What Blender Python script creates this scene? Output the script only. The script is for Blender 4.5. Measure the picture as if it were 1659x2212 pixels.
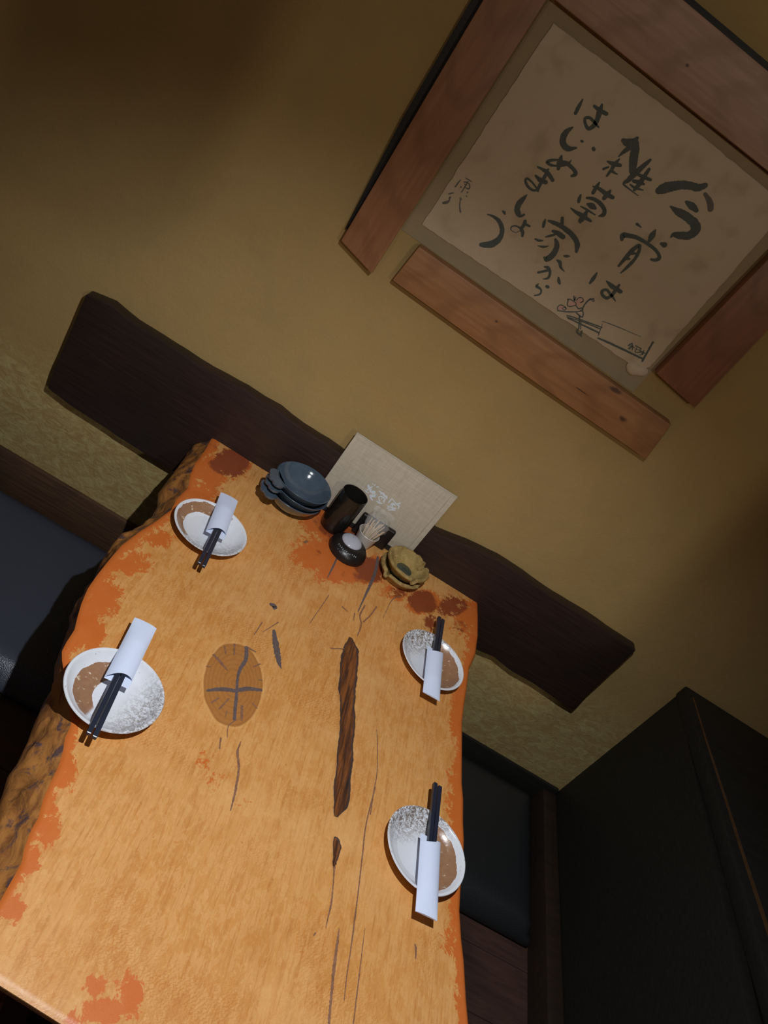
import bpy, bmesh, math, random
from math import sin, cos, pi, radians, sqrt, exp, hypot, atan2
from mathutils import Vector, Matrix, noise

for o in list(bpy.data.objects):
    bpy.data.objects.remove(o)
S = bpy.context.scene
COL = S.collection
random.seed(11)

# ------------------------------------------------------------------ camera
cam_data = bpy.data.cameras.new('camera')
cam_data.sensor_fit = 'VERTICAL'
cam_data.sensor_height = 24.0
cam_data.lens = 19.510
cam_data.clip_start = 0.02
cam = bpy.data.objects.new('camera', cam_data)
COL.objects.link(cam)
cr, cu, cb = (0.83320, 0.14689, 0.53311), (-0.52637, 0.50608, 0.68324), (-0.16944, -0.84989, 0.49899)
cam.matrix_world = Matrix(((cr[0], cu[0], cb[0], 0), (cr[1], cu[1], cb[1], 0), (cr[2], cu[2], cb[2], 1.65), (0, 0, 0, 1)))
S.camera = cam

# ------------------------------------------------------------------ light and exposure
S.view_settings.view_transform = 'Standard'
S.view_settings.look = 'None'
S.view_settings.exposure = 0.0
S.view_settings.gamma = 1.0
S.view_settings.use_curve_mapping = False
S.cycles.max_bounces = 8
S.cycles.transparent_max_bounces = 12
S.cycles.caustics_refractive = False
S.cycles.caustics_reflective = False
S.cycles.sample_clamp_indirect = 4.0

W = bpy.data.worlds.new('dim_room')
S.world = W
W.use_nodes = True
W.node_tree.nodes['Background'].inputs[0].default_value = (0.95, 0.85, 0.76, 1)
W.node_tree.nodes['Background'].inputs[1].default_value = 0.070

def lamp(name, kind, loc, target, power, color, size=0.05, angle=60, blend=0.5):
    d = bpy.data.lights.new(name, kind)
    d.energy = power
    d.color = color
    if kind == 'AREA':
        d.size = size
    else:
        d.shadow_soft_size = size
    if kind == 'SPOT':
        d.spot_size = radians(angle)
        d.spot_blend = blend
    o = bpy.data.objects.new(name, d)
    COL.objects.link(o)
    o.location = loc
    o.rotation_euler = (Vector(target) - Vector(loc)).to_track_quat('-Z', 'Y').to_euler()
    return o

# cool downlight over the near half of the table, the warm room lamp behind the booth, and an added fill
lamp('table_downlight', 'SPOT', (0.11, 0.43, 1.85), (0.16, 0.76, 0.70), 52, (0.93, 0.97, 1.0), 0.008, 108, 0.88)
lamp('room_lamp', 'SPOT', (1.15, -1.5, 2.25), (0.35, 1.53, 1.25), 36, (1.0, 0.89, 0.76), 0.03, 92, 0.7)
lamp('added_fill_lamp', 'SPOT', (-0.9, -1.7, 2.25), (-0.2, 1.53, 1.05), 13, (1.0, 0.84, 0.66), 0.10, 80, 0.9)  # unseen lamp added to lift the dark left part of the wall

# ------------------------------------------------------------------ helpers
def tag(o, label=None, cat=None, group=None, kind=None):
    if label: o['label'] = label
    if cat: o['category'] = cat
    if group: o['group'] = group
    if kind: o['kind'] = kind
    return o

def empty(name, loc, rz=0.0):
    o = bpy.data.objects.new(name, None)
    o.empty_display_size = 0.05
    COL.objects.link(o)
    o.location = loc
    o.rotation_euler = (0, 0, rz)
    return o

def link(name, mesh, mats, parent=None, smooth=40, loc=None):
    for m in (mats if isinstance(mats, (list, tuple)) else [mats]):
        mesh.materials.append(m)
    if smooth:
        mesh.polygons.foreach_set('use_smooth', [True] * len(mesh.polygons))
        mesh.set_sharp_from_angle(angle=radians(smooth))
    o = bpy.data.objects.new(name, mesh)
    COL.objects.link(o)
    if parent: o.parent = parent
    if loc: o.location = loc
    return o

class MB:
    """collects vertices and faces of one part"""
    def __init__(s): s.v, s.f, s.m = [], [], []
    def add(s, vs, fs, mi=0):
        b = len(s.v)
        s.v += [tuple(v) for v in vs]
        for f in fs:
            s.f.append(tuple(i + b for i in f)); s.m.append(mi)
        return b
    def box(s, x0, x1, y0, y1, z0, z1, mi=0):
        s.add([(x0,y0,z0),(x1,y0,z0),(x1,y1,z0),(x0,y1,z0),(x0,y0,z1),(x1,y0,z1),(x1,y1,z1),(x0,y1,z1)],
              [(0,3,2,1),(4,5,6,7),(0,1,5,4),(1,2,6,5),(2,3,7,6),(3,0,4,7)], mi)
    def prism_y(s, poly, y0, y1, mi=0):
        """polygon given as (x, z), counter-clockwise seen from -y, from y0 (front) to y1 (back)"""
        n = len(poly)
        b = [(x, y0, z) for x, z in poly] + [(x, y1, z) for x, z in poly]
        s.add(b, [tuple(range(n)), tuple(range(2*n-1, n-1, -1))] + [(i, i+n, (i+1) % n + n, (i+1) % n) for i in range(n)], mi)
    def prism_z(s, poly, z0, z1, mi=0):
        n = len(poly)
        b = [(x, y, z0) for x, y in poly] + [(x, y, z1) for x, y in poly]
        s.add(b, [tuple(range(n-1, -1, -1)), tuple(range(n, 2*n))] + [(i, (i+1) % n, (i+1) % n + n, i+n) for i in range(n)], mi)
    def lathe(s, prof, n=64, mi=0, fn=None, c=(0, 0, 0)):
        """prof: list of (r, z); closes on the axis where r == 0"""
        rings = []
        for k, (r, z) in enumerate(prof):
            if r <= 1e-7:
                rings.append([s.add([(c[0], c[1], c[2] + z)], [])])
            else:
                vs = []
                for i in range(n):
                    a = 2*pi*i/n
                    rr, zz = (r, z) if fn is None else fn(r, z, a, k)
                    vs.append((c[0] + rr*cos(a), c[1] + rr*sin(a), c[2] + zz))
                b = s.add(vs, [])
                rings.append(list(range(b, b+n)))
        for A, B in zip(rings, rings[1:]):
            for i in range(n):
                j = (i+1) % n
                if len(A) == 1 and len(B) == 1: continue
                if len(A) == 1: f = (A[0], B[j], B[i])
                elif len(B) == 1: f = (A[i], A[j], B[0])
                else: f = (A[i], A[j], B[j], B[i])
                s.f.append(f); s.m.append(mi)
    def tube(s, p, q, r0, r1, n=8, mi=0):
        p, q = Vector(p), Vector(q)
        d = (q - p).normalized()
        a = d.cross(Vector((0, 0, 1)))
        if a.length < 1e-4: a = Vector((1, 0, 0))
        a.normalize(); b = d.cross(a)
        vs = [p + (a*cos(2*pi*i/n) + b*sin(2*pi*i/n))*r0 for i in range(n)] + [q + (a*cos(2*pi*i/n) + b*sin(2*pi*i/n))*r1 for i in range(n)]
        s.add(vs, [tuple(range(n)), tuple(range(2*n-1, n-1, -1))] + [(i, i+n, (i+1) % n+n, (i+1) % n) for i in range(n)], mi)
    def mesh(s, name, bevel=0.0, seg=2, fix=True):
        me = bpy.data.meshes.new(name)
        me.from_pydata(s.v, [], s.f)
        me.polygons.foreach_set('material_index', s.m)
        if fix or bevel:
            bm = bmesh.new(); bm.from_mesh(me)
            if bevel:
                es = [e for e in bm.edges if len(e.link_faces) == 2 and e.calc_face_angle(0) > 0.5]
                bmesh.ops.bevel(bm, geom=es, offset=bevel, segments=seg, profile=0.6, affect='EDGES', clamp_overlap=True)
            bmesh.ops.recalc_face_normals(bm, faces=bm.faces)
            bm.to_mesh(me); bm.free()
        me.update()
        return me

def smooth_line(st, step=0.0012):
    """Catmull-Rom through (a, b, w) points"""
    if len(st) < 3:
        P = st
        L = hypot(P[1][0]-P[0][0], P[1][1]-P[0][1])
        n = max(2, int(L/step))
        return [tuple(P[0][k] + (P[1][k]-P[0][k])*i/n for k in range(3)) for i in range(n+1)]
    P = [st[0]] + list(st) + [st[-1]]
    out = []
    for i in range(1, len(P)-2):
        a, b, c, d = P[i-1:i+3]
        L = hypot(c[0]-b[0], c[1]-b[1])
        n = max(2, int(L/step))
        for k in range(n):
            t = k/n
            out.append(tuple(0.5*((2*b[j]) + (-a[j]+c[j])*t + (2*a[j]-5*b[j]+4*c[j]-d[j])*t*t + (-a[j]+3*b[j]-3*c[j]+d[j])*t**3) for j in range(3)))
    out.append(st[-1])
    return out

def ribbons(mb, strokes, put, jitter=0.12, mi=0, wmin=0.0004, step=0.0012, caps=True):
    """flat brush strokes; put(a, b, lift) places a point of the surface in space"""
    for si, st in enumerate(strokes):
        ln = smooth_line(st, step)
        lift = si % 7 * 0.00002
        vs = []
        for i, (a, b, w) in enumerate(ln):
            p, q = ln[max(i-1, 0)], ln[min(i+1, len(ln)-1)]
            tx, ty = q[0]-p[0], q[1]-p[1]
            L = hypot(tx, ty) or 1e-9
            nx, ny = -ty/L, tx/L
            w = max(w, wmin)
            w1 = w*0.5*(1 + jitter*noise.noise(Vector((a*400, b*400, si*3.1))))
            w2 = w*0.5*(1 + jitter*noise.noise(Vector((a*400+50, b*400, si*3.1))))
            vs += [put(a+nx*w1, b+ny*w1, lift), put(a-nx*w2, b-ny*w2, lift)]
        n = len(ln)
        mb.add(vs, [(2*i, 2*i+1, 2*i+3, 2*i+2) for i in range(n-1)], mi)
        if caps:
            for e, s2 in ((0, 1), (n-1, -1)):
                a, b, w = ln[e]
                if w < 0.0015: continue
                o = ln[min(max(e+s2, 0), n-1)]
                ang = atan2(b-o[1], a-o[0])
                k = 7
                mb.add([put(a, b, lift)] + [put(a+w*0.5*cos(ang-pi/2+pi*i/k), b+w*0.5*sin(ang-pi/2+pi*i/k), lift) for i in range(k+1)],
                       [(0, i+1, i+2) for i in range(k)], mi)

# ------------------------------------------------------------------ materials
class NT:
    def __init__(s, name):
        s.mat = bpy.data.materials.new(name)
        s.mat.use_nodes = True
        s.t = s.mat.node_tree
        s.p = s.t.nodes['Principled BSDF']
        s.co = s.t.nodes.new('ShaderNodeTexCoord').outputs['Object']
    def n(s, typ, **kw):
        nd = s.t.nodes.new(typ)
        for k, v in kw.items(): setattr(nd, k, v)
        return nd
    def set(s, sock, v):
        if hasattr(v, 'is_output') or isinstance(v, bpy.types.NodeSocket): s.t.links.new(v, sock)
        else: sock.default_value = v
    def map(s, scale=(1, 1, 1), rot=(0, 0, 0), loc=(0, 0, 0), co=None):
        m = s.n('ShaderNodeMapping')
        s.t.links.new(co or s.co, m.inputs['Vector'])
        m.inputs['Scale'].default_value = scale; m.inputs['Rotation'].default_value = rot; m.inputs['Location'].default_value = loc
        return m.outputs[0]
    def noise(s, scale, detail=3, rough=0.5, co=None, dist=0.0):
        x = s.n('ShaderNodeTexNoise')
        s.t.links.new(co or s.co, x.inputs['Vector'])
        x.inputs['Scale'].default_value = scale; x.inputs['Detail'].default_value = detail
        x.inputs['Roughness'].default_value = rough; x.inputs['Distortion'].default_value = dist
        return x.outputs['Fac']
    def wave(s, scale, dist=4, detail=2, dscale=1, co=None, rings=False):
        x = s.n('ShaderNodeTexWave')
        if rings: x.wave_type = 'RINGS'; x.rings_direction = 'SPHERICAL'
        s.t.links.new(co or s.co, x.inputs['Vector'])
        x.inputs['Scale'].default_value = scale; x.inputs['Distortion'].default_value = dist
        x.inputs['Detail'].default_value = detail; x.inputs['Detail Scale'].default_value = dscale
        return x.outputs['Fac']
    def voro(s, scale, co=None):
        x = s.n('ShaderNodeTexVoronoi')
        s.t.links.new(co or s.co, x.inputs['Vector'])
        x.inputs['Scale'].default_value = scale
        return x.outputs['Distance']
    def attr(s, name):
        return s.n('ShaderNodeAttribute', attribute_name=name).outputs['Fac']
    def math(s, op, a, b=0.0, c=0.0):
        m = s.n('ShaderNodeMath', operation=op)
        for i, v in enumerate((a, b, c)): s.set(m.inputs[i], v)
        return m.outputs[0]
    def ramp(s, fac, stops, interp='LINEAR'):
        r = s.n('ShaderNodeValToRGB')
        s.set(r.inputs[0], fac)
        r.color_ramp.interpolation = interp
        e = r.color_ramp.elements
        while len(e) < len(stops): e.new(0.5)
        for x, (p, c) in zip(e, stops):
            x.position = p
            x.color = (c, c, c, 1) if isinstance(c, (int, float)) else (*c, 1)
        return r.outputs[0]
    def step(s, fac, a, b):
        return s.ramp(fac, [(a, 0.0), (b, 1.0)])
    def mix(s, fac, a, b, blend='MIX'):
        m = s.n('ShaderNodeMix', data_type='RGBA', blend_type=blend)
        s.set(m.inputs[0], fac)
        for i, v in ((6, a), (7, b)):
            s.set(m.inputs[i], v if not isinstance(v, tuple) else (*v, 1))
        return m.outputs[2]
    def bump(s, h, strength=0.3, dist=0.002, prev=None):
        b = s.n('ShaderNodeBump')
        s.set(b.inputs['Height'], h)
        b.inputs['Strength'].default_value = strength; b.inputs['Distance'].default_value = dist
        if prev is not None: s.t.links.new(prev, b.inputs['Normal'])
        s.t.links.new(b.outputs[0], s.p.inputs['Normal'])
        return b.outputs[0]
    def out(s, color, rough=0.5, spec=0.5, coat=0.0, metal=0.0):
        s.set(s.p.inputs['Base Color'], color if not isinstance(color, tuple) else (*color, 1))
        s.set(s.p.inputs['Roughness'], rough)
        s.p.inputs['Specular IOR Level'].default_value = spec
        s.p.inputs['Coat Weight'].default_value = coat
        s.p.inputs['Coat Roughness'].default_value = 0.12
        s.p.inputs['Metallic'].default_value = metal
        return s.mat

def plain(name, color, rough=0.5, spec=0.5, coat=0.0, var=0.0, scale=60, bump=0.0, bdist=0.001):
    t = NT(name)
    c = color
    if var:
        f = t.noise(scale, 4, 0.6)
        c = t.mix(f, tuple(x*(1-var) for x in color), tuple(min(1, x*(1+var)) for x in color))
    if bump: t.bump(t.noise(scale*4, 3, 0.6), bump, bdist)
    return t.out(c, rough, spec, coat)

def m_plaster():
    t = NT('clay_plaster')
    big = t.noise(2.2, 4, 0.6)
    mid = t.noise(14, 5, 0.65)
    fine = t.noise(220, 4, 0.7)
    c = t.mix(t.step(big, 0.35, 0.7), (0.36, 0.235, 0.090), (0.43, 0.290, 0.118))
    c = t.mix(t.math('MULTIPLY', t.step(mid, 0.5, 0.75), 0.35), c, (0.30, 0.225, 0.10))
    c = t.mix(t.math('MULTIPLY', fine, 0.25), c, (0.26, 0.18, 0.075))
    # straw fibres and dark specks in the clay
    f1 = t.noise(26, 2, 0.5, co=t.map((3.2, 1, 16), (0, 0.6, 0)))
    f2 = t.noise(30, 2, 0.5, co=t.map((15, 1, 3.0), (0, -0.4, 0)))
    c = t.mix(t.math('MULTIPLY', t.step(f1, 0.72, 0.78), 0.4), c, (0.60, 0.45, 0.20))
    c = t.mix(t.math('MULTIPLY', t.step(f2, 0.74, 0.79), 0.35), c, (0.20, 0.14, 0.06))
    # the lower part of the wall is rubbed greener and rougher
    z = t.n('ShaderNodeSeparateXYZ'); t.t.links.new(t.co, z.inputs[0])
    low = t.math('SUBTRACT', 1.0, t.step(z.outputs['Z'], 0.55, 0.66))
    scr = t.noise(34, 5, 0.75, co=t.map((1, 1, 1.6), (0, 0.5, 0)), dist=1.2)
    c = t.mix(t.math('MULTIPLY', low, t.step(scr, 0.42, 0.75)), c, (0.52, 0.44, 0.20))
    t.bump(t.math('ADD', t.math('MULTIPLY', fine, 0.35), t.math('ADD', mid, t.math('MULTIPLY', t.math('MULTIPLY', low, scr), 1.2))), 0.45, 0.004)
    return t.out(c, 0.93, 0.15)

def m_beam(name, rot, base=(0.26, 0.115, 0.048), light=(0.36, 0.175, 0.078), knots=()):
    t = NT(name)
    co = t.map((1, 1, 1), rot)
    g = t.noise(9, 5, 0.62, co=t.map((0.7, 5, 9), co=co), dist=0.6)
    w = t.wave(16, 9, 3, 0.7, co=t.map((0.18, 1, 1), co=co))
    c = t.mix(t.step(g, 0.3, 0.72), base, light)
    c = t.mix(t.math('MULTIPLY', t.step(w, 0.6, 1.0), 0.3), c, tuple(x*0.6 for x in base))
    big = t.noise(5, 3, 0.6, co=co)
    c = t.mix(t.math('MULTIPLY', t.step(big, 0.62, 0.74), 0.55), c, tuple(x*0.42 for x in base))
    c = t.mix(t.math('MULTIPLY', t.step(big, 0.28, 0.40), -0.55), c, c)
    for kx, kz, rx, rz in knots:
        m = t.n('ShaderNodeVectorMath', operation='LENGTH')
        t.t.links.new(t.map((1/rx, 0, 1/rz), (0, 0, 0), (-kx/rx, 0, -kz/rz)), m.inputs[0])
        d = t.math('ADD', m.outputs['Value'], t.math('MULTIPLY', t.math('SUBTRACT', t.noise(60, 3, 0.6), 0.5), 1.2))
        c = t.mix(t.math('MULTIPLY', t.math('SUBTRACT', 1.0, t.step(d, 0.5, 1.0)), 0.8), c, (0.045, 0.022, 0.012))
    t.bump(t.math('ADD', w, g), 0.15, 0.001)
    return t.out(c, 0.5, 0.4)

def m_darkwood(name='dark_stained_wood', base=(0.021, 0.011, 0.009), hi=(0.042, 0.021, 0.016), rough=0.42):
    t = NT(name)
    g = t.noise(8, 6, 0.65, co=t.map((1.2, 8, 22)), dist=0.4)
    c = t.mix(t.step(g, 0.35, 0.75), base, hi)
    sp = t.noise(90, 3, 0.7, co=t.map((0.6, 1, 2)))
    c = t.mix(t.math('MULTIPLY', t.step(sp, 0.76, 0.80), 0.55), c, (0.24, 0.14, 0.05))
    b = t.noise(3.5, 3, 0.5)
    c = t.mix(t.math('MULTIPLY', t.step(b, 0.5, 0.7), 0.5), c, (0.013, 0.012, 0.010))
    t.bump(t.math('ADD', g, t.noise(60, 4, 0.6, co=t.map((0.3, 1, 3)))), 0.25, 0.0015)
    return t.out(c, rough, 0.4)

def m_tabletop():
    t = NT('worn_lacquered_slab')
    paint, maroon, gouge, knot = t.attr('paint'), t.attr('maroon'), t.attr('gouge'), t.attr('knot')
    big = t.noise(5, 4, 0.6)
    warp = t.map((1.0, 0.045, 1), (0, 0, -0.12))
    grain = t.noise(95, 6, 0.7, co=warp, dist=0.35)
    grain2 = t.noise(260, 4, 0.7, co=t.map((1.0, 0.07, 1), (0, 0, -0.16)), dist=0.2)
    c = t.mix(t.step(big, 0.3, 0.7), (0.60, 0.260, 0.062), (0.68, 0.33, 0.105))
    c = t.mix(t.math('MULTIPLY', t.step(grain, 0.46, 0.66), 0.5), c, (0.47, 0.165, 0.030))
    mot = t.noise(75, 6, 0.75, co=t.map((1, 0.45, 1), (0, 0, -0.2)), dist=0.5)
    c = t.mix(t.math('MULTIPLY', t.step(mot, 0.50, 0.68), 0.55), c, (0.49, 0.18, 0.036))
    c = t.mix(t.math('MULTIPLY', t.step(mot, 0.50, 0.32), 0.35), c, (0.78, 0.44, 0.17))
    c = t.mix(t.math('MULTIPLY', t.step(grain2, 0.50, 0.66), 0.50), c, (0.45, 0.155, 0.028))
    rip = t.wave(110, 9, 3, 2.2, co=t.map((0.6, 1, 1), (0, 0, 0.4)))
    fine = t.noise(330, 3, 0.6, co=t.map((1, 0.5, 1)))
    ripz = t.step(t.noise(6, 3, 0.6, co=t.map(loc=(1, 5, 0))), 0.50, 0.66)
    c = t.mix(t.math('MULTIPLY', t.math('MULTIPLY', t.step(rip, 0.5, 0.9), ripz), 0.55), c, (0.47, 0.145, 0.025))
    c = t.mix(t.math('MULTIPLY', t.step(fine, 0.5, 0.8), 0.3), c, (0.80, 0.47, 0.19))
    blot = t.noise(13, 4, 0.6)
    c = t.mix(t.math('MULTIPLY', t.step(blot, 0.55, 0.75), 0.45), c, (0.50, 0.185, 0.030))
    pale = t.noise(8, 4, 0.65, co=t.map(loc=(3, 1, 0)))
    c = t.mix(t.math('MULTIPLY', t.step(pale, 0.52, 0.75), 0.55), c, (0.76, 0.43, 0.17))
    speck = t.noise(120, 2, 0.5)
    c = t.mix(t.math('MULTIPLY', t.step(speck, 0.73, 0.77), 0.5), c, (0.34, 0.10, 0.03))
    # knot with growth rings
    kr = t.noise(120, 3, 0.6)
    kc = t.mix(kr, (0.44, 0.165, 0.032), (0.28, 0.095, 0.020))
    rings = t.math('SINE', t.math('MULTIPLY', t.math('ADD', knot, t.math('MULTIPLY', kr, 0.10)), 52.0))
    kc = t.mix(t.math('MULTIPLY', t.step(rings, 0.1, 0.9), 0.45), kc, (0.22, 0.075, 0.018))
    c = t.mix(t.math('MULTIPLY', t.step(knot, 0.0, 0.02), 0.3), c, (0.76, 0.42, 0.15))
    c = t.mix(t.math('MULTIPLY', t.step(knot, 0.045, 0.075), 0.80), c, kc)
    # remains of red lacquer, ragged at the rim
    rag = t.math('ADD', t.math('MULTIPLY', t.noise(46, 7, 0.78, dist=0.8), 0.68), t.math('MULTIPLY', t.noise(230, 5, 0.75, co=t.map((1, 0.4, 1))), 0.32))
    pm = t.step(t.math('ADD', paint, t.math('MULTIPLY', t.math('SUBTRACT', rag, 0.5), 2.4)), 0.50, 0.56)
    mm = t.step(t.math('ADD', t.noise(18, 5, 0.65), t.math('MULTIPLY', t.math('SUBTRACT', maroon, 0.5), 0.9)), 0.50, 0.62)
    red = t.mix(t.noise(24, 4, 0.6), (0.55, 0.105, 0.014), (0.60, 0.160, 0.030))
    red = t.mix(mm, red, (0.235, 0.042, 0.014))
    c = t.mix(t.math('MULTIPLY', pm, 0.93), c, red)
    # open gouge with brown fibres
    gf = t.noise(70, 5, 0.7, co=t.map((2.2, 0.12, 1), (0, 0, -0.13)), dist=0.5)
    gc = t.ramp(gf, [(0.30, (0.022, 0.016, 0.016)), (0.46, (0.10, 0.036, 0.016)), (0.60, (0.26, 0.085, 0.022)), (0.78, (0.065, 0.032, 0.026))])
    gc = t.mix(t.step(gouge, 0.50, 0.85), (0.060, 0.040, 0.038), gc)
    c = t.mix(t.step(gouge, 0.30, 0.42), c, gc)
    n1 = t.bump(t.math('ADD', t.math('MULTIPLY', rip, 0.5), t.math('ADD', grain, t.math('MULTIPLY', fine, 0.5))), 0.10, 0.0008)
    t.bump(t.math('MULTIPLY', t.step(gouge, 0.3, 0.5), gf), 0.8, 0.003, n1)
    rg = t.ramp(t.noise(30, 4, 0.6), [(0.3, 0.36), (0.8, 0.52)])
    return t.out(c, rg, 0.35)

def m_bark():
    t = NT('bark_edge')
    a = t.noise(18, 6, 0.7, co=t.map((1, 1, 2.4)), dist=1.0)
    b = t.noise(34, 5, 0.65, dist=0.6)
    c = t.ramp(a, [(0.26, (0.09, 0.042, 0.024)), (0.40, (0.26, 0.10, 0.030)), (0.52, (0.46, 0.19, 0.050)), (0.75, (0.58, 0.24, 0.06))])
    c = t.mix(t.step(b, 0.54, 0.62), c, (0.115, 0.068, 0.065))
    t.bump(t.math('ADD', a, b), 0.35, 0.004)
    return t.out(c, 0.42, 0.5)

def m_plate(name, ang, r0, r1, off, rough_ang, speck):
    """white glaze; a brown crescent towards ang between radius r0 and r1 (off shifts the inner circle); grey speckle towards rough_ang"""
    t = NT(name)
    s = t.n('ShaderNodeSeparateXYZ'); t.t.links.new(t.co, s.inputs[0])
    X, Y = s.outputs['X'], s.outputs['Y']
    def dist(cx, cy):
        return t.math('SQRT', t.math('ADD', t.math('POWER', t.math('SUBTRACT', X, cx), 2.0), t.math('POWER', t.math('SUBTRACT', Y, cy), 2.0)))
    wob = t.math('MULTIPLY', t.math('SUBTRACT', t.noise(60, 3, 0.6), 0.5), 0.006)
    d0 = t.math('ADD', dist(0.0, 0.0), wob)
    d1 = t.math('ADD', dist(-off*cos(ang), -off*sin(ang)), wob)
    m = t.math('MULTIPLY', t.math('LESS_THAN', d0, r1), t.math('GREATER_THAN', d1, r0))
    ca, sa = cos(ang), sin(ang)
    side = t.math('ADD', t.math('MULTIPLY', X, ca), t.math('MULTIPLY', Y, sa))
    m = t.math('MULTIPLY', m, t.step(side, 0.004, 0.008))
    white = t.mix(t.noise(70, 4, 0.6), (0.66, 0.68, 0.74), (0.76, 0.77, 0.82))
    sp = t.noise(260, 2, 0.5)
    white = t.mix(t.math('MULTIPLY', t.step(sp, 0.70, 0.74), 0.7), white, (0.25, 0.20, 0.17))
    g = t.math('ADD', t.math('MULTIPLY', X, cos(rough_ang)), t.math('MULTIPLY', Y, sin(rough_ang)))
    gm = t.math('MULTIPLY', t.step(g, 0.012, 0.05), speck)
    gn = t.noise(230, 4, 0.7, dist=1.0)
    white = t.mix(t.math('MULTIPLY', gm, t.step(gn, 0.44, 0.56)), white, (0.20, 0.155, 0.125))
    bn = t.noise(150, 4, 0.65)
    brown = t.mix(bn, (0.24, 0.115, 0.058), (0.36, 0.20, 0.115))
    brown = t.mix(t.step(t.noise(110, 3, 0.6), 0.62, 0.68), brown, (0.62, 0.50, 0.38))
    c = t.mix(m, white, brown)
    t.bump(gn, 0.12, 0.001)
    return t.out(c, 0.24, 0.5)

def m_ashtray():
    t = NT('rough_ochre_stoneware')
    a = t.noise(60, 5, 0.7, dist=0.6)
    c = t.ramp(a, [(0.25, (0.17, 0.105, 0.03)), (0.5, (0.33, 0.225, 0.078)), (0.75, (0.44, 0.31, 0.12))])
    t.bump(t.math('ADD', a, t.noise(170, 4, 0.7)), 0.55, 0.003)
    return t.out(c, 0.75, 0.25)

def m_linen():
    t = NT('beige_linen')
    w1 = t.wave(900, 1.5, 2, 1, co=t.map((1, 0, 0)))
    w2 = t.wave(900, 1.5, 2, 1, co=t.map((0, 0, 0), (0, 0, 0)))
    n1 = t.noise(260, 4, 0.7, co=t.map((0.12, 1, 1)))
    n2 = t.noise(260, 4, 0.7, co=t.map((1, 1, 0.12)))
    f = t.math('ADD', t.math('MULTIPLY', n1, 0.5), t.math('MULTIPLY', n2, 0.5))
    c = t.mix(t.step(f, 0.35, 0.65), (0.42, 0.36, 0.275), (0.54, 0.475, 0.38))
    t.bump(f, 0.35, 0.0008)
    return t.out(c, 0.85, 0.2)

def m_panel():
    t = NT('calligraphy_ground')
    big = t.noise(9, 4, 0.6)
    c = t.mix(t.step(big, 0.35, 0.68), (0.60, 0.475, 0.335), (0.55, 0.45, 0.295))
    blot = t.noise(17, 3, 0.5)
    c = t.mix(t.math('MULTIPLY', t.step(blot, 0.56, 0.70), 0.55), c, (0.40, 0.30, 0.19))
    c = t.mix(t.math('MULTIPLY', t.noise(160, 4, 0.7), 0.25), c, (0.42, 0.32, 0.20))
    t.bump(t.math('ADD', t.noise(160, 4, 0.7), big), 0.25, 0.002)
    return t.out(c, 0.93, 0.12)

def m_leather(name='navy_leatherette', a=(0.034, 0.040, 0.056), b=(0.048, 0.055, 0.075)):
    t = NT(name)
    v = t.voro(420)
    c = t.mix(t.noise(4, 3, 0.5), a, b)
    t.bump(v, 0.35, 0.0012)
    return t.out(c, 0.36, 0.5)

def m_clear():
    t = NT('clear_cellophane')
    t.p.inputs['Base Color'].default_value = (0.95, 0.96, 0.97, 1)
    t.p.inputs['Roughness'].default_value = 0.12
    t.p.inputs['Specular IOR Level'].default_value = 0.8
    t.p.inputs['Alpha'].default_value = 0.16
    t.bump(t.noise(70, 3, 0.6, dist=1.0), 0.9, 0.004)
    return t.mat

M_WALL = m_plaster()
M_TABLE = m_tabletop()
M_BARK = m_bark()
M_DARK = m_darkwood()
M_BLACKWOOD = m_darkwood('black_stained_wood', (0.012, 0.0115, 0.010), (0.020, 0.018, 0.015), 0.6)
M_LEATHER = m_leather()
M_LEATHER2 = m_leather('black_leatherette', (0.016, 0.018, 0.020), (0.022, 0.024, 0.026))
M_ASH = m_ashtray()
M_LINEN = m_linen()
M_PANEL = m_panel()
M_CLEAR = m_clear()
M_FILL = plain('dark_crack_filler', (0.13, 0.095, 0.095), 0.28, 0.6, var=0.5, scale=160, bump=0.4)
M_CRACK = plain('hairline_crack', (0.25, 0.12, 0.07), 0.5, 0.3, var=0.6, scale=120)
M_INK = plain('sumi_ink', (0.100, 0.112, 0.098), 0.8, 0.2, var=0.25, scale=90)
M_WASH = plain('thin_grey_ink', (0.15, 0.135, 0.11), 0.85, 0.2, var=0.4, scale=120)
M_PINK = plain('pink_wash', (0.60, 0.37, 0.29), 0.9, 0.1, var=0.15, scale=150)
M_PAPER = plain('white_paper', (0.68, 0.75, 0.95), 0.75, 0.2)
M_STICK = plain('black_lacquer_chopstick', (0.018, 0.022, 0.040), 0.32, 0.5)
M_BLUE = plain('slate_blue_glaze', (0.060, 0.088, 0.122), 0.10, 0.6, coat=0.4, var=0.35, scale=45)
M_BLACK = plain('black_gloss_glaze', (0.011, 0.0095, 0.0085), 0.16, 0.5)
M_MATTE = plain('black_plastic', (0.012, 0.010, 0.010), 0.34, 0.4)
M_LID = plain('grey_white_porcelain', (0.42, 0.43, 0.50), 0.14, 0.5)
M_CUP = plain('white_porcelain', (0.55, 0.51, 0.46), 0.3, 0.5, var=0.06, scale=80)
M_PICK = plain('pale_birch', (0.72, 0.56, 0.38), 0.6, 0.3)
M_WHITE = plain('white_print', (0.62, 0.66, 0.70), 0.7, 0.2)
M_GREYP = plain('faint_grey_print', (0.25, 0.24, 0.24), 0.7, 0.2)
M_STAIN = plain('soy_stain', (0.11, 0.07, 0.04), 0.4, 0.4)
M_WORN = plain('worn_edge', (0.10, 0.050, 0.022), 0.5, 0.3, var=0.6, scale=50)
M_GREY = plain('grey_brown_plaster', (0.33, 0.255, 0.15), 0.93, 0.12, var=0.12, scale=30, bump=0.2)
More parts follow.
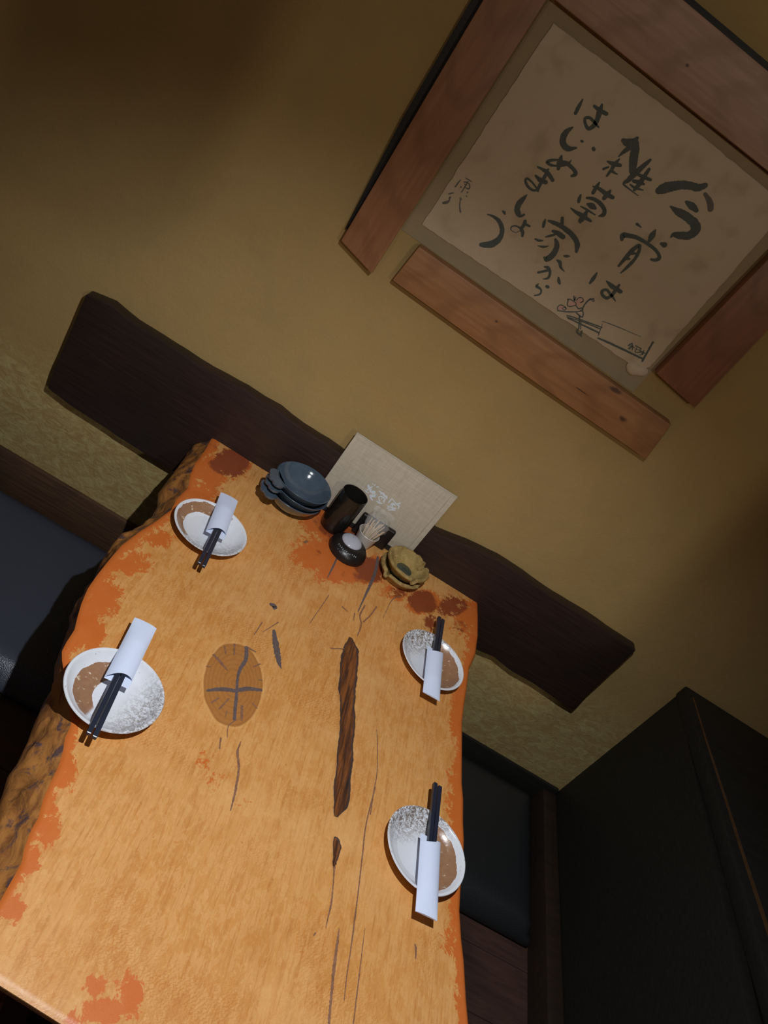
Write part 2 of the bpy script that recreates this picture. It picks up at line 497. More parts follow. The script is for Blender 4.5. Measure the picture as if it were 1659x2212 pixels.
M_LEDGE2 = m_darkwood('dim_ledger_wood', (0.022, 0.014, 0.010), (0.040, 0.022, 0.014), 0.55)
M_LEDGE = m_darkwood('brown_ledger_wood', (0.060, 0.030, 0.017), (0.12, 0.062, 0.032), 0.5)
M_FLOOR = m_darkwood('reddish_floor_boards', (0.060, 0.030, 0.024), (0.105, 0.052, 0.042), 0.5)
M_GLASS_PAD = plain('dark_green_glaze', (0.045, 0.060, 0.045), 0.15, 0.5)
M_PAGE = plain('grey_green_pages', (0.20, 0.20, 0.165), 0.8, 0.2, var=0.2, scale=120)

# ------------------------------------------------------------------ measured outlines, in metres
WRITING = [[(0.1444,1.6051,0.0025),(0.1456,1.5949,0.0057),(0.1475,1.5838,0.0057)],[(0.1658,1.6082,0.0044),(0.1762,1.6082,0.0061),(0.1892,1.6099,0.0061)],[(0.1747,1.6161,0.0038),(0.1784,1.6056,0.0089),(0.1827,1.5946,0.0077),(0.1838,1.5856,0.007),(0.18,1.5775,0.0058),(0.1721,1.5793,0.0048),(0.1651,1.5858,0.0045),(0.1701,1.5905,0.0045),(0.1783,1.5903,0.0045),(0.188,1.5884,0.0034),(0.1915,1.5879,0.0028)],[(0.1569,1.5643,0.0032),(0.1531,1.5541,0.009),(0.1543,1.5436,0.0103),(0.1608,1.5365,0.0097),(0.1714,1.5355,0.0088),(0.1817,1.5439,0.003)],[(0.182,1.5565,0.0039),(0.1839,1.5569,0.0039)],[(0.2052,1.5585,0.0054),(0.2073,1.5576,0.0054)],[(0.1695,1.5206,0.0033),(0.1727,1.5125,0.0091),(0.1775,1.5024,0.0059)],[(0.1675,1.5119,0.0037),(0.1593,1.5057,0.005),(0.1558,1.4997,0.0045),(0.1638,1.4999,0.0042),(0.1732,1.5047,0.0037),(0.1788,1.5121,0.01),(0.1852,1.5164,0.0071),(0.1973,1.5157,0.006),(0.2049,1.5134,0.0069),(0.2062,1.5099,0.0066),(0.2031,1.5055,0.0039)],[(0.187,1.5243,0.0016),(0.1868,1.5175,0.0039)],[(0.2372,1.5944,0.0068),(0.2453,1.5955,0.0128),(0.2518,1.6012,0.0113),(0.2535,1.6094,0.0051)],[(0.2554,1.6008,0.0136),(0.2622,1.5939,0.0138),(0.2685,1.5838,0.014),(0.2755,1.574,0.0128),(0.2801,1.5668,0.0103)],[(0.2531,1.5921,0.0077),(0.2497,1.5828,0.0065),(0.2469,1.5708,0.0013)],[(0.2374,1.5558,0.0029),(0.2477,1.5583,0.0071),(0.2582,1.5624,0.0059)],[(0.2508,1.5691,0.0026),(0.2498,1.5597,0.0059),(0.2509,1.5487,0.0053),(0.251,1.5378,0.0033)],[(0.2396,1.5434,0.0045),(0.2445,1.5503,0.0026)],[(0.2546,1.5483,0.0047),(0.2637,1.5492,0.0018)],[(0.2928,1.5957,0.0046),(0.2899,1.5822,0.0079),(0.2864,1.5653,0.0099),(0.2845,1.5521,0.008),(0.2818,1.5437,0.0038),(0.2945,1.5425,0.0024),(0.3146,1.5426,0.0012)],[(0.3009,1.5838,0.0053),(0.3023,1.57,0.0073),(0.3033,1.5574,0.008),(0.3027,1.5466,0.0054)],[(0.2896,1.5674,0.0041),(0.3023,1.57,0.0059),(0.314,1.5728,0.0047)],[(0.2927,1.5562,0.0054),(0.3027,1.56,0.0072),(0.3096,1.5617,0.0036)],[(0.2916,1.5488,0.0024),(0.3022,1.5492,0.0042),(0.3148,1.5539,0.0018)],[(0.2477,1.5229,0.0027),(0.2483,1.5143,0.0067),(0.2496,1.5046,0.006)],[(0.2432,1.5124,0.0024),(0.2541,1.5152,0.0054),(0.2675,1.5152,0.0072),(0.2812,1.5169,0.0067)],[(0.2711,1.5229,0.004),(0.2705,1.5157,0.0094),(0.2703,1.508,0.0067)],[(0.3366,1.5677,0.0118),(0.3401,1.5731,0.0169),(0.3481,1.5829,0.0166),(0.362,1.5953,0.0137),(0.3767,1.603,0.0127),(0.3857,1.6061,0.0119),(0.3924,1.615,0.0091)],[(0.3855,1.579,0.0047),(0.3971,1.5793,0.0117),(0.4086,1.578,0.007)],[(0.3697,1.5592,0.003),(0.3862,1.5598,0.0119),(0.4049,1.5618,0.0142),(0.4222,1.5597,0.0155),(0.4293,1.5521,0.0164),(0.4262,1.5406,0.0136),(0.4156,1.5333,0.0124),(0.4052,1.5277,0.0081),(0.404,1.5214,0.0021)],[(0.3433,1.5065,0.0049),(0.3521,1.5063,0.0018)],[(0.3749,1.5164,0.0027),(0.3767,1.5066,0.0103),(0.3786,1.4968,0.0055)],[(0.3983,1.5047,0.0051),(0.4039,1.5062,0.0095)],[(0.3391,1.4728,0.0061),(0.3364,1.4789,0.0097),(0.3429,1.4834,0.0078),(0.3569,1.489,0.007),(0.3755,1.4914,0.0056),(0.3944,1.4916,0.0056),(0.408,1.4881,0.0056),(0.412,1.4827,0.0071),(0.4074,1.4771,0.0054),(0.4022,1.4751,0.0039)],[(0.3645,1.4351,0.0042),(0.365,1.4518,0.007),(0.3657,1.467,0.0077),(0.3693,1.4808,0.0061),(0.3748,1.4765,0.0054),(0.3791,1.4616,0.0056),(0.378,1.4428,0.0057),(0.3753,1.4276,0.0021)],[(0.3684,1.464,0.0054),(0.3733,1.4673,0.004)],[(0.368,1.4523,0.0041),(0.3713,1.4546,0.0041)],[(0.3649,1.4027,0.0026),(0.3785,1.4012,0.0079),(0.3972,1.4022,0.0067)],[(0.3872,1.4097,0.0043),(0.3885,1.3979,0.0065),(0.3884,1.3875,0.0058),(0.3844,1.3795,0.0056),(0.3746,1.3796,0.0053),(0.3701,1.385,0.0058),(0.3748,1.3909,0.0048),(0.3834,1.3892,0.0046),(0.3925,1.3869,0.004),(0.4015,1.3837,0.0013)],[(0.2349,1.4903,0.003),(0.2368,1.4842,0.006),(0.239,1.4799,0.005)],[(0.2464,1.4924,0.0038),(0.2543,1.4966,0.0056),(0.2643,1.4982,0.0064),(0.2757,1.4967,0.0069),(0.2839,1.493,0.0067),(0.2866,1.4868,0.0072),(0.2821,1.4808,0.0025)],[(0.2536,1.4852,0.0037),(0.2611,1.4869,0.0102),(0.2684,1.4872,0.0055)],[(0.2456,1.4758,0.0014),(0.2575,1.4775,0.0037),(0.2756,1.4787,0.0019)],[(0.2604,1.4748,0.0051),(0.2617,1.4663,0.0092),(0.2617,1.4569,0.0082),(0.2639,1.4543,0.002)],[(0.2347,1.4643,0.0019),(0.2468,1.4643,0.0056),(0.2586,1.4654,0.0075),(0.276,1.4667,0.0042)],[(0.2109,1.4252,0.0025),(0.2126,1.4198,0.0056),(0.2153,1.4139,0.0046)],[(0.2332,1.4434,0.0055),(0.2377,1.437,0.006),(0.2402,1.4339,0.006)],[(0.2166,1.4267,0.0034),(0.2266,1.4294,0.0067),(0.2388,1.4317,0.0076),(0.2513,1.432,0.0086),(0.2652,1.4307,0.0086),(0.2773,1.4269,0.0087),(0.2836,1.4216,0.009),(0.2888,1.4129,0.0051)],[(0.2336,1.4174,0.0048),(0.2412,1.4191,0.0077),(0.2539,1.4193,0.0087)],[(0.2294,1.4025,0.002),(0.2352,1.4089,0.0046),(0.2406,1.415,0.003)],[(0.2165,1.3894,0.0025),(0.2231,1.3909,0.0045),(0.2296,1.3948,0.002)],[(0.227,1.3826,0.001),(0.237,1.387,0.004),(0.2436,1.3934,0.001)],[(0.2456,1.4088,0.0039),(0.252,1.4047,0.008),(0.2566,1.3981,0.0093),(0.2584,1.3895,0.0105),(0.2578,1.3804,0.0105),(0.2544,1.3731,0.0093),(0.2496,1.3735,0.004)],[(0.2761,1.3949,0.003),(0.2802,1.3971,0.0051),(0.2843,1.4,0.002)],[(0.2708,1.382,0.003),(0.2765,1.3822,0.006),(0.284,1.3761,0.0045),(0.2944,1.3738,0.001)],[(0.257,1.3466,0.0042),(0.2628,1.3525,0.0042),(0.2683,1.3589,0.0047)],[(0.2602,1.3608,0.0031),(0.2666,1.3627,0.006),(0.2742,1.3579,0.0046),(0.2775,1.3488,0.0043),(0.2716,1.3421,0.0016)],[(0.2917,1.3599,0.0026),(0.2961,1.3553,0.0061),(0.3003,1.3525,0.0041)],[(0.27,1.3307,0.0016),(0.2696,1.3253,0.0051),(0.2781,1.3254,0.0036),(0.2824,1.3225,0.0032),(0.2831,1.3165,0.0033),(0.2771,1.3097,0.0022)],[(0.2849,1.3353,0.0057),(0.2873,1.3357,0.0057)],[(0.3417,1.4042,0.0027),(0.343,1.3931,0.0069),(0.3433,1.3832,0.0038)],[(0.1474,1.4853,0.0027),(0.1586,1.4869,0.0054),(0.1672,1.4873,0.0066),(0.1811,1.4827,0.0061)],[(0.153,1.4725,0.0033),(0.1634,1.4714,0.0077),(0.1736,1.4736,0.0071)],[(0.1642,1.492,0.003),(0.1667,1.4804,0.0059),(0.1678,1.4677,0.0054),(0.1695,1.458,0.0054),(0.1719,1.4549,0.0029)],[(0.17,1.4563,0.0034),(0.164,1.4516,0.0044),(0.1538,1.4514,0.0045),(0.1444,1.4559,0.0041),(0.1436,1.4608,0.0039),(0.1538,1.461,0.0033),(0.1668,1.4576,0.0028)],[(0.1598,1.4398,0.0018),(0.1587,1.4315,0.0072),(0.1576,1.4211,0.0097),(0.1603,1.4118,0.0096),(0.1672,1.4067,0.0087),(0.1723,1.4059,0.0046),(0.1758,1.4111,0.0036)],[(0.184,1.4033,0.0061),(0.1862,1.3956,0.0061),(0.1861,1.3898,0.0061),(0.1917,1.3864,0.006),(0.1952,1.3809,0.0043)],[(0.186,1.3997,0.0046),(0.1955,1.4012,0.0035)],[(0.1847,1.3896,0.0035),(0.1753,1.3881,0.0023),(0.1703,1.3826,0.0024),(0.1731,1.378,0.0014),(0.1821,1.3791,0.0009),(0.1863,1.3856,0.0012)],[(0.142,1.3952,0.0029),(0.1451,1.3951,0.0052),(0.1478,1.3935,0.003)],[(0.1232,1.376,0.0017),(0.1338,1.379,0.0046),(0.1463,1.3783,0.007),(0.1567,1.3725,0.0078),(0.1631,1.364,0.008),(0.1645,1.3519,0.0105),(0.1597,1.3398,0.0123),(0.1523,1.3332,0.0109),(0.1447,1.328,0.0073)]]
WASH = [[(0.4018,1.6051,0.0058),(0.4167,1.6002,0.0095),(0.4256,1.5926,0.0099)],[(0.1177,1.4471,0.0036),(0.119,1.4469,0.0036)],[(0.0548,1.3574,0.0029),(0.0535,1.3532,0.0051),(0.0483,1.3483,0.0034)]]
SIGNATURE = [[(0.0517,1.397,0.0009),(0.051,1.39,0.0023),(0.0505,1.3818,0.0023)],[(0.0559,1.4031,0.0011),(0.063,1.404,0.0019),(0.0698,1.4043,0.0011)],[(0.0585,1.3964,0.0016),(0.0634,1.3994,0.0019),(0.0691,1.3983,0.002),(0.0723,1.3939,0.0023),(0.0706,1.3914,0.0022),(0.0655,1.3906,0.0011)],[(0.0638,1.4019,0.0011),(0.0642,1.3943,0.002),(0.0645,1.386,0.0017),(0.0645,1.381,0.0017)],[(0.0601,1.3942,0.0011),(0.0656,1.3953,0.0014)],[(0.0584,1.3871,0.0025),(0.0592,1.387,0.0025)],[(0.0581,1.3825,0.0014),(0.0587,1.3826,0.0014)],[(0.073,1.3859,0.0025),(0.0737,1.3861,0.0025)],[(0.075,1.3802,0.0017),(0.0763,1.3804,0.0017)],[(0.0478,1.3654,0.0017),(0.0509,1.3691,0.0025),(0.0538,1.3721,0.0017)],[(0.0531,1.3629,0.0029),(0.0537,1.36,0.0029)],[(0.067,1.3704,0.0011),(0.0717,1.3709,0.0017)],[(0.0691,1.3725,0.0017),(0.0714,1.3667,0.002),(0.0754,1.36,0.002),(0.0819,1.3529,0.0029)]]
SKETCH = [[(0.3477,1.3142,0.0021),(0.3645,1.3201,0.0021),(0.4131,1.333,0.0021)],[(0.3494,1.312,0.0017),(0.3805,1.3219,0.0019),(0.4128,1.3292,0.0019)],[(0.3524,1.3116,0.0025),(0.3799,1.3163,0.0027),(0.4152,1.3222,0.003)],[(0.4091,1.3388,0.0008),(0.4178,1.317,0.0014)],[(0.4054,1.3422,0.001),(0.431,1.3491,0.0014),(0.4814,1.3598,0.0007)],[(0.4205,1.3137,0.0031),(0.4447,1.3186,0.0039),(0.474,1.3236,0.0039),(0.5114,1.3298,0.0035)],[(0.5049,1.3643,0.0036),(0.5089,1.3468,0.0036),(0.5138,1.3261,0.0036)],[(0.3283,1.3126,0.0013),(0.3242,1.3165,0.0017),(0.326,1.3229,0.0017),(0.3333,1.3246,0.0016),(0.3386,1.3233,0.0016),(0.3376,1.3192,0.0014),(0.3331,1.3194,0.0013),(0.3335,1.3222,0.0014),(0.3378,1.3244,0.0014)],[(0.3282,1.3116,0.0017),(0.3416,1.3185,0.0022),(0.357,1.3294,0.002),(0.3638,1.3359,0.0014)],[(0.3309,1.3382,0.0019),(0.3373,1.3292,0.0018),(0.3449,1.3336,0.0017),(0.3477,1.3407,0.0016),(0.3353,1.3412,0.0016),(0.3299,1.3383,0.0019)],[(0.3348,1.3493,0.0016),(0.3411,1.3436,0.0027),(0.3383,1.3501,0.0014)],[(0.3438,1.3455,0.0017),(0.344,1.3516,0.0017),(0.3499,1.3549,0.0016),(0.3545,1.3514,0.0017),(0.3519,1.3462,0.0013),(0.3547,1.3512,0.0014)],[(0.348,1.3383,0.0016),(0.3567,1.336,0.0019),(0.3602,1.3402,0.0021),(0.3649,1.3367,0.0026)],[(0.364,1.3377,0.0025),(0.3608,1.3457,0.0022),(0.3612,1.3578,0.0028),(0.3666,1.3658,0.002)],[(0.3614,1.3596,0.0022),(0.3618,1.3633,0.0014)],[(0.3638,1.363,0.0013),(0.3699,1.3639,0.0013),(0.369,1.3608,0.0013),(0.3652,1.3623,0.001)],[(0.3583,1.3278,0.0019),(0.3658,1.3271,0.0021),(0.372,1.328,0.0023),(0.3677,1.3353,0.0018),(0.3607,1.3354,0.0016)],[(0.3658,1.3271,0.0027),(0.3712,1.3205,0.0027),(0.3809,1.3066,0.0022)],[(0.3743,1.321,0.0016),(0.3836,1.3085,0.0016)],[(0.3801,1.3043,0.0024),(0.3843,1.3002,0.0027),(0.3906,1.3012,0.0029),(0.3877,1.3079,0.0019)],[(0.3812,1.2998,0.0014),(0.3939,1.2992,0.0016)],[(0.4733,1.3337,0.0018),(0.4764,1.3413,0.0019),(0.48,1.3332,0.002)],[(0.4776,1.3297,0.0018),(0.4813,1.3377,0.0018)],[(0.4741,1.3378,0.0013),(0.4808,1.3302,0.0016)],[(0.4782,1.3372,0.0013),(0.4854,1.3371,0.0016)],[(0.4794,1.3399,0.0014),(0.485,1.3314,0.0016)],[(0.4842,1.3415,0.0019),(0.4962,1.343,0.0019)],[(0.4887,1.3394,0.0017),(0.4918,1.3318,0.0016),(0.4983,1.3365,0.0018),(0.4951,1.3422,0.0014)],[(0.4906,1.3372,0.0011),(0.4959,1.3393,0.0011)],[(0.498,1.339,0.0017),(0.5074,1.3404,0.0019)],[(0.4999,1.3368,0.0017),(0.5062,1.3377,0.0017),(0.5022,1.3321,0.0018)],[(0.5025,1.344,0.0014),(0.505,1.335,0.0017)]]
PINK = [[(0.3273,1.317,0.0084),(0.3323,1.3205,0.0084)],[(0.339,1.3346,0.0103),(0.3443,1.3375,0.0083)],[(0.3475,1.3473,0.0091),(0.3503,1.3501,0.0091)],[(0.3499,1.3423,0.0068),(0.3536,1.344,0.0068)]]
MENULOGO = [[(0.2369,0.0951,0.0042),(0.2403,0.092,0.0059),(0.2442,0.0908,0.0055),(0.2485,0.0851,0.0036)],[(0.2422,0.0918,0.0031),(0.2452,0.098,0.0025)],[(0.2405,0.0841,0.0024),(0.2418,0.0891,0.0024)],[(0.2532,0.087,0.0081),(0.2549,0.0882,0.0081)],[(0.2547,0.0776,0.0072),(0.2605,0.0827,0.0065),(0.2627,0.0859,0.0037),(0.2637,0.081,0.0023)],[(0.2559,0.0736,0.0038),(0.262,0.0716,0.0029)],[(0.2356,0.0813,0.0012),(0.2427,0.0801,0.0026),(0.2462,0.081,0.0026)],[(0.2419,0.1044,0.0018),(0.2434,0.1027,0.0018)],[(0.247,0.1053,0.0022),(0.2474,0.102,0.0022)],[(0.2528,0.1023,0.0025),(0.2547,0.1053,0.0025)],[(0.2574,0.1037,0.0015),(0.2586,0.103,0.0012)],[(0.261,0.1036,0.0014),(0.2624,0.103,0.0014)],[(0.2641,0.1031,0.0014),(0.2672,0.1037,0.0012)],[(0.2621,0.0976,0.0026),(0.268,0.0971,0.0039),(0.2725,0.0987,0.0033)],[(0.2683,0.0933,0.0032),(0.2714,0.0972,0.0046),(0.2763,0.0951,0.0058),(0.281,0.0953,0.0057),(0.2844,0.0922,0.0036)],[(0.2754,0.079,0.0034),(0.2696,0.0837,0.0023),(0.2707,0.0885,0.0026),(0.2756,0.0897,0.0036),(0.2818,0.0886,0.0033),(0.2835,0.0817,0.0035)],[(0.2754,0.0851,0.0025),(0.2764,0.085,0.0025)],[(0.2708,0.0748,0.0026),(0.277,0.0745,0.0046),(0.2833,0.0767,0.0023)],[(0.2923,0.0866,0.0024),(0.2927,0.0934,0.0033),(0.2938,0.0982,0.003),(0.3008,0.0961,0.0024),(0.3078,0.094,0.0032),(0.3141,0.0929,0.0038),(0.3161,0.091,0.0026),(0.3168,0.0867,0.0024)],[(0.3091,0.0941,0.0032),(0.3128,0.0997,0.0038)],[(0.2987,0.0832,0.0019),(0.3013,0.09,0.0043),(0.3073,0.0895,0.0033)],[(0.3014,0.0909,0.0035),(0.3039,0.0828,0.0035),(0.3087,0.0765,0.003)],[(0.2947,0.0785,0.0017),(0.3018,0.0805,0.0027),(0.3071,0.0811,0.004),(0.3122,0.0841,0.0033)],[(0.2976,0.0741,0.0027),(0.3014,0.0769,0.0026)],[(0.302,0.0716,0.0026),(0.3069,0.076,0.0033),(0.3133,0.0792,0.0033)]]
TLEFT = [(-0.0866,1.5059),(-0.0834,1.4592),(-0.0819,1.4128),(-0.0826,1.3875),(-0.0773,1.3449),(-0.0662,1.3016),(-0.0709,1.2524),(-0.0675,1.214),(-0.0772,1.1624),(-0.0893,1.1125),(-0.0984,1.0608),(-0.1005,1.0142),(-0.1009,0.9656),(-0.0997,0.9306),(-0.0938,0.8967),(-0.087,0.8705),(-0.0791,0.8453),(-0.0778,0.817),(-0.0756,0.7982),(-0.0679,0.784),(-0.0581,0.7708),(-0.0489,0.7512),(-0.0291,0.7293),(-0.0098,0.7016),(-0.0078,0.6807),(0.0007,0.6563),(0.0052,0.634),(0.0071,0.6112),(0.0097,0.5903),(0.0165,0.5654),(0.0168,0.5474),(0.0212,0.5238),(0.0266,0.5097),(0.0272,0.4881)]
TLEFTB = [(-0.1125,1.47),(-0.1111,1.3795),(-0.1108,1.3321),(-0.0967,1.2945),(-0.0916,1.2346),(-0.1167,1.1413),(-0.1245,1.0798),(-0.1156,0.9708),(-0.0946,0.9303),(-0.0757,0.8476),(-0.0541,0.8044),(-0.0591,0.7857),(-0.053,0.7477),(-0.0466,0.7202),(-0.0417,0.682),(-0.0425,0.6629),(-0.0359,0.6407),(-0.0311,0.6176)]
TRIGHT = [(0.5946,1.5005),(0.5985,1.4583),(0.6021,1.3988),(0.5998,1.341),(0.5883,1.2905),(0.5863,1.2265),(0.5842,1.1826),(0.5835,1.138),(0.5874,1.0894),(0.5943,1.0044),(0.5995,0.9754),(0.6029,0.9322),(0.6072,0.9007),(0.6087,0.8698),(0.6078,0.8152),(0.6088,0.7819),(0.6153,0.7439),(0.6225,0.7139),(0.6301,0.6662),(0.6417,0.6108)]
GOUGE = [[(0.3297,1.1675,0.0076),(0.3362,1.1434,0.0284),(0.3391,1.1174,0.0322),(0.345,1.0776,0.0313),(0.3483,1.0443,0.0318),(0.3565,1.0126,0.027),(0.3634,0.9813,0.0251),(0.3695,0.9424,0.0243),(0.3752,0.9053,0.0261),(0.3793,0.8765,0.0255),(0.3831,0.8487,0.0261),(0.3859,0.8262,0.0209),(0.3833,0.8129,0.0138),(0.3823,0.8027,0.0068)],[(0.3919,0.7643,0.0084),(0.395,0.7556,0.0126),(0.3965,0.7401,0.0083),(0.3975,0.7228,0.0033)]]
SLIT = [[(0.1917,1.0795,0.0066),(0.2005,1.0589,0.011),(0.2109,1.0368,0.0116),(0.2203,1.0179,0.0076),(0.2265,1.0097,0.002)],[(0.1322,0.8889,0.0039),(0.1455,0.9012,0.0066),(0.1581,0.9101,0.0076),(0.1716,0.917,0.0068),(0.1872,0.9324,0.0078),(0.2088,0.9449,0.0047)],[(0.1599,1.0106,0.0064),(0.1666,0.9869,0.0067),(0.1647,0.9608,0.0056),(0.1676,0.9388,0.0046),(0.1723,0.9217,0.0041),(0.1777,0.9027,0.0054),(0.1818,0.8862,0.0057),(0.1872,0.8655,0.0048)],[(0.1694,1.1356,0.0083),(0.1761,1.1356,0.011),(0.1764,1.1302,0.0055)],[(0.3375,1.4452,0.0053),(0.3406,1.3976,0.0073),(0.338,1.3495,0.0064),(0.3324,1.2925,0.0037),(0.3282,1.2477,0.0019)],[(0.2538,1.362,0.0028),(0.252,1.3305,0.004),(0.2488,1.2879,0.0013)]]
CRACK = [[(0.1156,0.9607,0.0046),(0.1309,0.9538,0.0055),(0.1479,0.9453,0.0018)],[(0.1267,0.9882,0.0033),(0.1339,0.9747,0.0023)],[(0.1394,1.0045,0.0039),(0.1466,0.9812,0.0028)],[(0.1898,0.8972,0.0045),(0.1984,0.8704,0.0035)],[(0.1673,0.8969,0.0022),(0.1597,0.8682,0.003)],[(0.1525,0.8879,0.003),(0.1452,0.8718,0.0021)],[(0.2031,0.9121,0.0027),(0.214,0.9069,0.0018)],[(0.1821,0.9798,0.0024),(0.1918,0.9949,0.0025)],[(0.1581,1.0125,0.0044),(0.1775,1.0128,0.003)],[(0.1141,0.9307,0.0018),(0.1208,0.9342,0.0018)],[(0.172,0.874,0.0017),(0.1732,0.8614,0.0013)],[(0.1988,0.9615,0.0019),(0.205,0.9645,0.0019)],[(0.2085,0.8354,0.0013),(0.2104,0.8141,0.0038),(0.2204,0.7913,0.0037),(0.2272,0.7561,0.0032),(0.2307,0.7229,0.0019)],[(0.1908,0.8679,0.0017),(0.1829,0.8494,0.0017),(0.1878,0.8295,0.001)],[(0.1791,0.8238,0.0025),(0.1839,0.8046,0.002)],[(0.1672,1.0844,0.0021),(0.1644,1.0611,0.0021),(0.1629,1.0463,0.0013)],[(0.193,1.1054,0.0022),(0.1742,1.0621,0.001)],[(0.4175,0.9968,0.0014),(0.4248,0.9641,0.0016),(0.4331,0.9147,0.0015),(0.4342,0.8741,0.002),(0.4361,0.8334,0.0019)],[(0.2976,1.1154,0.0029),(0.3233,1.1335,0.0018)],[(0.4354,0.8862,0.0019),(0.4323,0.8147,0.0023),(0.4361,0.7633,0.0022),(0.4406,0.7063,0.0018),(0.444,0.6568,0.0023),(0.446,0.6201,0.0017),(0.4474,0.5884,0.0017),(0.45,0.5602,0.0011)],[(0.3975,0.7228,0.0028),(0.4018,0.6961,0.0018),(0.405,0.67,0.0027),(0.4049,0.6503,0.0019),(0.4049,0.6347,0.0009)],[(0.4237,0.6436,0.0011),(0.4254,0.624,0.0038),(0.4274,0.5954,0.0044),(0.4308,0.5656,0.0039),(0.4357,0.5264,0.0034)],[(0.4606,0.6612,0.0008),(0.4625,0.6277,0.0013),(0.465,0.5882,0.0019),(0.4679,0.5396,0.0018)],[(0.3907,0.6204,0.0048),(0.3927,0.6197,0.0048)],[(0.5401,0.6754,0.0029),(0.5425,0.6659,0.0033),(0.5429,0.6557,0.0017)],[(0.3386,1.2768,0.0033),(0.3341,1.2405,0.0032),(0.3414,1.2189,0.0029),(0.3401,1.1835,0.0022)],[(0.3625,1.2928,0.0034),(0.3543,1.2572,0.0026),(0.3438,1.2287,0.0026)],[(0.3227,1.2391,0.0023),(0.3245,1.2169,0.0019)],[(0.4087,1.3666,0.0026),(0.3912,1.3385,0.0018),(0.3814,1.2714,0.001)],[(0.1796,1.3551,0.0133),(0.1847,1.3529,0.01)],[(0.2945,1.2356,0.0038),(0.3085,1.2313,0.0019)],[(0.2466,1.1458,0.0012),(0.2634,1.2457,0.0016)]]
KNOT = [(0.1642,0.9295),(0.2086,0.9616),(0.1365,1.0092)]
PAINT = [(-0.0244,1.4561,21.19,7.42,19.22,-16.34,1.0,1.0),(-0.0481,1.388,26.63,9.93,13.36,-11.64,0.9,0.3),(-0.0388,1.2956,24.47,9.43,20.61,-19.13,0.8,0.1),(-0.022,1.3597,31.48,11.5,23.9,-21.56,0.4,0.0),(0.0174,1.4633,29.49,9.72,25.77,-22.45,0.35,0.6),(-0.066,1.0515,25.55,11.61,23.18,-25.04,0.8,0.1),(-0.054,1.1338,36.38,15.56,33.16,-33.99,0.8,0.1),(-0.0721,0.9508,29.51,14.34,18.39,-21.42,0.85,0.0),(-0.0662,0.8766,31.19,15.75,16.98,-21.17,0.9,0.1),(-0.047,0.81,55.31,28.46,19.63,-26.33,0.7,0.0),(-0.0703,0.989,40.35,19.13,28.63,-32.38,0.4,0.0),(0.2182,1.3392,16.3,4.1,16.97,-18.05,0.9,0.5),(0.2777,1.3414,14.7,3.27,21.79,-23.96,0.95,0.5),(0.1827,1.3306,30.66,8.28,23.19,-24.29,0.6,0.4),(0.221,1.466,13.91,3.28,13.78,-13.61,0.95,0.6),(0.2432,1.2816,26.6,6.55,38.68,-43.31,0.5,0.3),(0.3289,1.3913,21.48,4.13,18.39,-20.17,0.95,0.9),(0.1891,1.2876,37.73,10.28,32.59,-35.21,0.45,0.4),(0.4006,1.3726,21.38,3.41,21.84,-25.19,0.6,0.6),(0.2501,1.4395,21.27,4.78,18.33,-18.7,0.9,0.7),(0.1866,1.3772,34.53,9.05,28.34,-28.9,0.5,0.4),(0.4614,1.3925,23.96,3.09,21.42,-25.2,1.0,1.0),(0.4851,1.3416,48.05,5.8,27.07,-33.25,0.7,1.0),(0.5282,1.4327,23.18,2.21,20.85,-24.76,0.75,0.9),(0.5615,1.3959,27.44,2.23,17.55,-21.66,0.6,0.6),(0.5705,1.4352,26.87,2.03,13.05,-15.81,0.8,0.4),(0.1689,0.7762,33.16,12.62,24.89,-39.66,0.46,0.0),(0.1996,0.7533,26.67,9.75,21.43,-35.56,0.44,0.0),(0.2395,0.7448,47.78,16.24,21.89,-37.49,0.4,0.0),(0.0102,0.6613,51.4,27.17,15.28,-24.74,0.8,0.0),(0.0304,0.5887,51.21,27.8,15.78,-28.12,0.75,0.0),(0.0333,0.5458,65.81,36.79,22.07,-41.48,0.7,0.0),(0.0439,0.4875,60.28,34.82,25.89,-52.83,0.8,0.1),(0.0303,0.5565,67.81,37.75,48.4,-89.61,0.6,0.0),(-0.0154,0.716,67.48,35.52,20.44,-30.72,0.8,0.0),(0.1592,0.4521,64.22,31.82,33.9,-78.07,0.8,0.2),(0.1791,0.4338,30.06,14.61,29.46,-70.49,0.85,0.25),(0.2002,0.4598,79.95,36.54,14.58,-34.05,0.85,0.2),(0.1553,0.4168,62.33,32.07,44.84,-108.38,0.75,0.2),(0.1842,0.4579,126.93,59.85,21.87,-50.72,0.5,0.2),(0.5834,1.1261,63.57,5.16,9.82,-14.64,0.7,0.1),(0.5798,0.9926,57.3,5.14,8.91,-14.66,0.6,0.1),(0.5994,0.8222,52.01,4.52,10.99,-21.13,0.7,0.1),(0.6031,0.7324,87.25,7.82,13.58,-28.53,0.7,0.15),(0.5973,0.7084,49.61,4.73,17.09,-36.68,0.7,0.2),(0.6208,0.6654,57.89,4.7,11.62,-26.38,0.7,0.1),(0.5109,0.6816,163.27,26.05,28.16,-59.57,0.4,0.3),(0.5108,0.6357,169.27,27.94,20.6,-45.8,0.4,0.3),(0.5493,0.653,165.03,22.22,14.24,-31.67,0.42,0.3),(0.5618,0.6146,169.45,21.87,14.41,-33.65,0.35,0.3),(0.557,1.2466,44.75,4.01,18.54,-25.1,0.6,0.5),(0.5084,1.4491,32.49,3.37,25.91,-30.19,0.5,0.5)]
